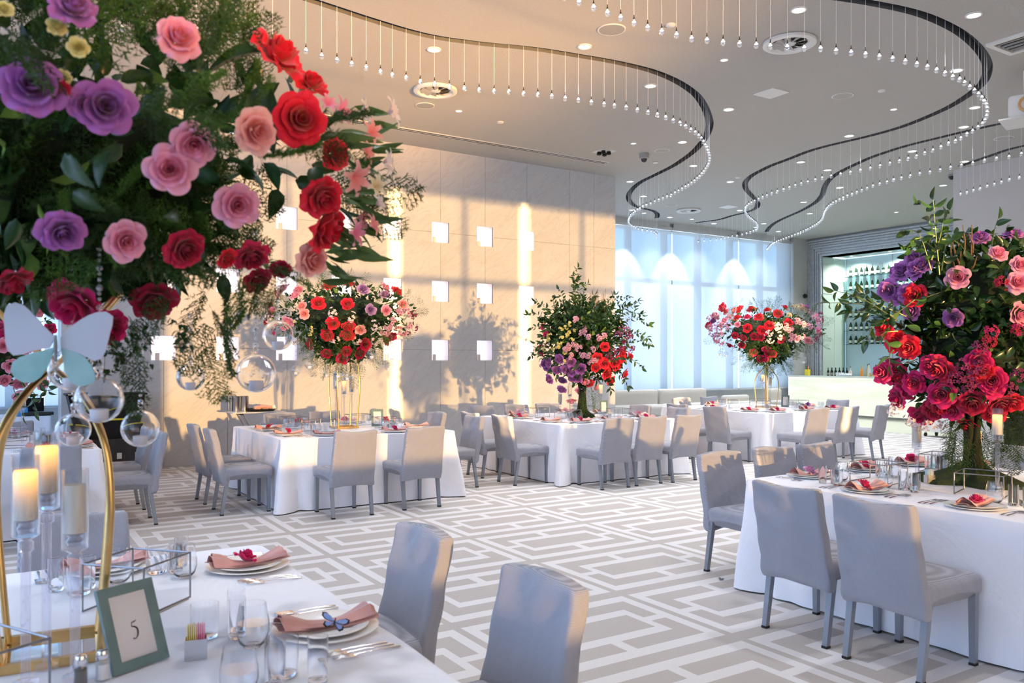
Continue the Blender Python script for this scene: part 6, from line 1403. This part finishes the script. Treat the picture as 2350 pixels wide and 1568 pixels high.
# ---------- trees of flowers on mossy trunks
def trunk(b, x, y, top, r=.07, spread=.26):
    mb = MB(); rr = random.Random(int(x * 10))
    for k in range(5):
        a = k * 1.3; mb.tube([(.05 * math.cos(a) * 1.6, .05 * math.sin(a) * 1.6, .0), (.045 * math.cos(a), .045 * math.sin(a), .12), (.03 * math.cos(a + .5), .03 * math.sin(a + .5), .3), (.05 * math.cos(a + .9), .05 * math.sin(a + .9), top - .0)], [r * .75, r * .55, r * .5, r * .45], 10)
    mb.build('mossy_trunk', M['bark'], b.o, tuple(Vector((x, y, ZS)) - b.loc))
    mb = MB(); n = 30; vs = []; fs = []
    R_ = [(0.0, .10), (.25, .11), (.45, .07), (.7, .045), (.9, .03), (1.0, .002)]
    for i, (q, z) in enumerate(R_):
        for k in range(n): a = 2 * PI * k / n; e_ = spread * q * (1 + .22 * math.sin(3 * a + 1) + .12 * math.sin(7 * a)); vs.append((e_ * math.cos(a) + .001, e_ * math.sin(a), max(.001, z * (1 + .35 * math.sin(5 * a + i))) if i < 5 else .0005))
    for i in range(len(R_) - 1):
        for k in range(n): fs.append((i * n + k, (i + 1) * n + k, (i + 1) * n + (k + 1) % n, i * n + (k + 1) % n))
    mb.add(vs, fs); mb.build('moss_mound', M['moss'], b.o, tuple(Vector((x, y, ZS)) - b.loc))
SX, SY = 7.16, 9.40; B = Bouquet('flower_arrangement', (SX, SY, 1.5), 'bushy leafy arrangement with purple, blush and red roses on the middle table'); D3 = 11.75
trunk(B, SX, SY, .55, .05, .2)
B.ell((SX, SY, 1.74), (.62, .62, .50)); B.ell((SX, SY, 2.08), (.56, .56, .36)); core_blob(B, m_core, .6)
f = mid(1040, 600, 2.8515)
for lst, kind, pal, r in ((((695, 640), (680, 710), (740, 705), (785, 695), (625, 660), (830, 700), (610, 690), (715, 775), (820, 765), (630, 770), (712, 835), (770, 720), (785, 760), (840, 700), (600, 670), (770, 660)), 'rose', 'purple', 11), (((830, 850), (775, 910), (937, 820), (860, 785)), 'rose', 'pink', 11), (((590, 425), (605, 475), (570, 560), (580, 600)), 'rose', 'magenta', 7),
        (((945, 630), (935, 690), (990, 665), (1060, 660), (1095, 635), (1010, 730), (1105, 600), (1155, 620), (895, 795), (1120, 735), (1030, 780), (1070, 680), (990, 560)), 'rose', 'red', 12), (((840, 470), (885, 495), (800, 545), (820, 570), (750, 570), (850, 610), (915, 580), (880, 620), (770, 615), (980, 490), (955, 505), (860, 455), (800, 380), (740, 580), (770, 550), (900, 650), (920, 640)), 'spray', 'blush', 9.5),
        (((765, 410), (740, 430), (800, 455), (745, 485), (715, 500), (635, 490), (630, 515), (660, 570), (700, 540), (730, 600), (735, 650), (780, 515), (710, 440), (760, 470), (600, 575), (690, 560)), 'spray', 'yellow_f', 6.5), (((1085, 440), (1120, 450), (1075, 490), (1110, 520), (1140, 500), (1040, 600), (1090, 570), (1020, 620), (1150, 570), (1100, 480)), 'wax', 'burgundy', 11)):
    for q in lst: px, py = f(q); B.flower(px, py, r, kind, pal)
B.cloud(1200, .085, .97); B.cloud(700, .09, .75); B.cloud(250, .08, 1.1)
br = [((780, 400), (790, 200), (815, 40)), ((800, 380), (850, 220), (880, 140)), ((760, 380), (720, 240), (690, 180)), ((700, 400), (600, 300), (540, 260)), ((680, 430), (560, 350), (490, 345)), ((640, 500), (560, 430), (510, 440)), ((620, 600), (550, 560), (505, 620)), ((1000, 400), (1050, 260), (1150, 235)), ((1050, 420), (1130, 300), (1220, 260)), ((1060, 440), (1180, 370), (1280, 415)), ((1080, 500), (1200, 470), (1280, 510)), ((1080, 560), (1200, 520), (1285, 545)), ((1100, 640), (1180, 650), (1240, 700)), ((1060, 700), (1120, 770), (1140, 820)), ((980, 760), (1020, 800), (1030, 850)), ((900, 380), (900, 260), (930, 210)), ((1000, 380), (1010, 260), (1060, 215)), ((740, 400), (650, 250), (670, 230)), ((860, 390), (830, 200), (820, 120)), ((1040, 400), (1140, 330), (1240, 350)), ((820, 400), (800, 180), (790, 90)), ((950, 380), (1060, 290), (1190, 290))]
for pts in br: dd = rf.uniform(-.3, .3); B.branch([P(*f(q), D3 + dd) for q in pts], .085, .035)
for k in range(45): a = rf.uniform(900, 1000); B.twig(P(*f((a, rf.uniform(360, 420))), D3 + rf.uniform(-.2, .2)), P(*f((a + rf.uniform(-50, 40), rf.uniform(170, 300))), D3 + rf.uniform(-.2, .2)))
for px, py in ((880, 860), (930, 850), (860, 880), (900, 840), (840, 900), (950, 860)): a = P(*f((px, py)), 11.5); B.plume(a + Vector((0, 0, .1)), (rf.uniform(-.2, .2), 0, -1), .36, True)
B.finish(False, 280, .07)
for px, py, lb, lit in ((763, 812, 'left candlestick in front of the leafy bouquet, middle table', False), (965, 808, 'right candlestick with lit candle beside the leafy bouquet, middle table', True), (700, 870, 'far left candlestick behind the leafy bouquet, middle table', False)):
    x, y = f((px, py)); p = P(x, y, 11.3 if px > 740 else 12.3); candlestick(p.x, p.y, ZS, p.z - .162 - ZS, lb, lit)

SX, SY = 5.50, 2.96; D6 = 5.45; B = Bouquet('flower_arrangement', (SX, SY, 1.5), 'big arrangement of magenta and purple roses and glossy leaves at the right edge')
trunk(B, SX, SY, .50, .044, .31)
B.ell((SX, SY, 1.62), (.52, .52, .46)); B.ell((SX, SY, 2.0), (.50, .50, .42)); core_blob(B, m_core, .62)
f = mid(1850, 430, 2.09)
for lst, kind, pal, r in ((((520, 345), (465, 400), (530, 395), (560, 375), (400, 495), (455, 515), (490, 500), (510, 590), (705, 625), (835, 245), (975, 230), (1010, 235), (440, 410)), 'rose', 'purple', 22), (((730, 435), (1025, 375), (1015, 455), (1025, 605), (920, 320)), 'rose', 'pink', 22), (((440, 745), (500, 770), (525, 515), (850, 880), (380, 675), (895, 1085), (775, 1135), (985, 1030)), 'rose', 'red', 25),
        (((375, 885), (420, 880), (460, 900), (525, 935), (600, 860), (640, 870), (475, 965), (440, 1005), (655, 985), (560, 1090), (700, 1060), (660, 1040), (800, 1030), (900, 950), (620, 1060), (890, 920), (830, 830), (930, 1040)), 'rose', 'magenta', 27), (((510, 1110), (450, 1050), (590, 1130), (660, 1120), (430, 1060), (540, 1130)), 'wax', 'white_f', 16), (((935, 460), (880, 700), (870, 740), (1000, 700), (1010, 690)), 'wax', 'magenta', 20), (((830, 770), (760, 860), (710, 920), (780, 950), (830, 860), (1010, 900), (960, 960), (750, 900), (800, 900)), 'wax', 'burgundy', 20)):
    for q in lst: px, py = f(q); B.flower(px, py, r, kind, pal, kind == 'rose')
B.cloud(1000, .08, .95); B.cloud(700, .09, .75); B.cloud(160, .08, 1.05)
br = [((640, 420), (620, 200), (610, 60)), ((600, 400), (540, 220), (470, 220)), ((640, 380), (590, 150), (540, 75)), ((650, 400), (680, 200), (690, 110)), ((620, 300), (540, 240), (500, 280)), ((600, 350), (640, 250), (660, 150)), ((420, 620), (260, 560), (90, 555)), ((440, 640), (260, 530), (130, 495)), ((430, 640), (300, 600), (200, 600)), ((430, 660), (340, 640), (290, 740)), ((440, 690), (360, 700), (380, 740)), ((480, 620), (330, 550), (270, 500)), ((450, 600), (400, 560), (350, 530)), ((800, 500), (700, 490), (570, 530)), ((820, 480), (740, 470), (640, 470)), ((880, 520), (850, 500), (780, 500)), ((880, 360), (900, 220), (920, 150)), ((900, 400), (980, 300), (1040, 290)), ((960, 420), (880, 330), (820, 300)), ((420, 780), (400, 800), (400, 850)), ((650, 250), (720, 260), (760, 300)), ((700, 700), (720, 740), (760, 760)), ((520, 540), (440, 600), (370, 640)), ((640, 300), (560, 310), (480, 290))]
for pts in br: dd = rf.uniform(-.45, -.1); B.branch([P(*f(q), D6 + dd) for q in pts], .085, .045, .0045)
for a, b_ in (((715, 400), (690, 240)), ((790, 400), (795, 180)), ((750, 400), (700, 250)), ((780, 420), (820, 330)), ((760, 330), (750, 180)), ((740, 360), (725, 260)), ((900, 520), (830, 600)), ((800, 330), (780, 220))): B.twig(P(*f(a), D6 - .3), P(*f(b_), D6 - .35), .006)
for px, py in ((700, 1120), (740, 1130), (960, 1080), (980, 1130), (920, 1150), (1000, 1200), (720, 1180), (770, 1210), (860, 1180), (940, 1220), (980, 1060), (1010, 1090)): a = P(*f((px, py)), D6 - .2 + rf.uniform(-.1, .2)); B.plume(a + Vector((0, 0, .05)), (rf.uniform(-.4, .4), rf.uniform(-.3, .3), -1), .30, False)
B.finish(True, 300, .09)
for px, py, d, lb, lit in ((2104, 975, 5.6, 'candlestick with pale candle left of the mossy trunk on the right table', False), (2289, 952, 4.95, 'candlestick with lit ivory candle right in front of the mossy trunk', True), (2243, 990, 5.9, 'candlestick half hidden behind the mossy trunk', True)):
    p = P(px, py, d); candlestick(p.x, p.y, ZS + (.04 if d < 5 else 0), p.z - .162 - ZS - (.04 if d < 5 else 0), lb, lit)
# left edge arrangement
SX, SY = -.18, 9.35; B = Bouquet('flower_arrangement', (SX, SY, 1.5), 'arrangement of bright pink roses at the far left edge, partly out of frame')
trunk(B, SX, SY, .55, .06, .2); B.ell((SX, SY, 1.74), (.68, .68, .5)); core_blob(B, m_core, .75)
for px, py, pal in ((7, 792, 'pink'), (23, 839, 'pink'), (10, 872, 'pink'), (43, 879, 'pink'), (96, 880, 'pink'), (86, 713, 'pink'), (114, 754, 'magenta'), (43, 910, 'pink'), (60, 800, 'pink'), (30, 760, 'magenta'), (75, 850, 'pink'), (-30, 800, 'magenta'), (-40, 860, 'pink')): B.flower(px, py, 15, 'rose', pal)
B.cloud(420, .09, .97); D1 = -.18 * FX + 9.35 * FY
for pts in (((60, 880), (90, 910), (118, 875)), ((50, 880), (80, 930), (85, 950)), ((70, 870), (100, 890), (115, 900)), ((30, 890), (50, 940), (55, 960)), ((90, 740), (120, 730), (125, 700))): B.branch([P(*q, D1 - .3) for q in pts], .085, .05)
B.finish(False, 120, .2)
for x, y, lb in ((.25, 9.1, 'candlestick beside the pink bouquet at the left edge'),): candlestick(x, y, ZS, .35, lb, False)

# ---------- roses lying on the napkins
for k, (x, y, f_, pal, where) in enumerate(SEATS):
    if pal in (None, 'butterfly'): continue
    dx = rf.uniform(-.015, .015); q = look(Vector((rf.uniform(-1, 1), rf.uniform(-1.2, .2), .9)).normalized(), rf.uniform(0, 6))
    r_ = .042; o = empty('rose_bloom', (x + dx, y, ZS + .052)); tag(o, {'magenta': 'magenta', 'crimson': 'dark red', 'red': 'red', 'pink': 'pink', 'mauve': 'lilac pink', 'purple': 'purple'}[pal] + ' rose head on the napkin, ' + where, 'rose', 'rose heads on the napkins')
    near = where.endswith('the foreground table') or where.endswith('near right table')
    inst('petals', rf.choice(RH if near else RL), (0, 0, 0), q, r_ * 1.15, o, M[pal]); cx_ = MB().tube([Vector((0, 0, 0)) - q @ Vector((0, 0, .010)), Vector((0, 0, 0)) - q @ Vector((0, 0, .022))], [.010, .004], 7); cx_.build('calyx', M['stem'], o)
# a fallen leaf on the carpet
w = on_z(1652, 1334, 0); o = inst('fallen_leaf', ME_LANCE, (w.x, w.y, .012), (0, .1, -1.0), .14, None, M['leaf']); tag(o, 'single green leaf fallen on the carpet beside the chair at the right table', 'leaf')
# black box standing in for an unidentified dark shape; white cart by the carpet edge
w = P(2316, 900, 8.6); o = empty('black_shape_standin', (w.x + .22, w.y - .15, 0), A1 - PI / 2); tag(o, 'tall black cabinet standing in for an unidentified dark shape at the right frame edge', 'cabinet')
MB().rbox((.12, 0, .80), (.62, .5, 1.58), .03, 6).build('cabinet_body', M['black'], o); MB().box((.12, -.255, .85), (.5, .012, 1.3)).build('front_sheet', mat('matt_black_front', (0.02, 0.02, 0.022), 0.9), o, smooth=False)
w = on_z(2165, 1004, 0); o = empty('service_cart', (w.x + .1, w.y, 0), 0.0); tag(o, 'white cart on black castors between the glowing bar and the mossy trunk', 'cart')
MB().rbox((0, 0, .50), (.5, .75, .80), .02, 4).build('cart_body', M['white'], o)
for a in (-.2, .2):
    for b_ in (-.32, .32): MB().lathe([(0, -.015), (.04, -.015), (.04, .015), (0, .015)], 14).build('castor', M['rubber'], o, (a, b_, .042)).rotation_euler = (PI / 2, 0, 0); MB().box((a, b_, .085), (.02, .02, .04)).build('castor_fork', M['steel'], o, smooth=False)
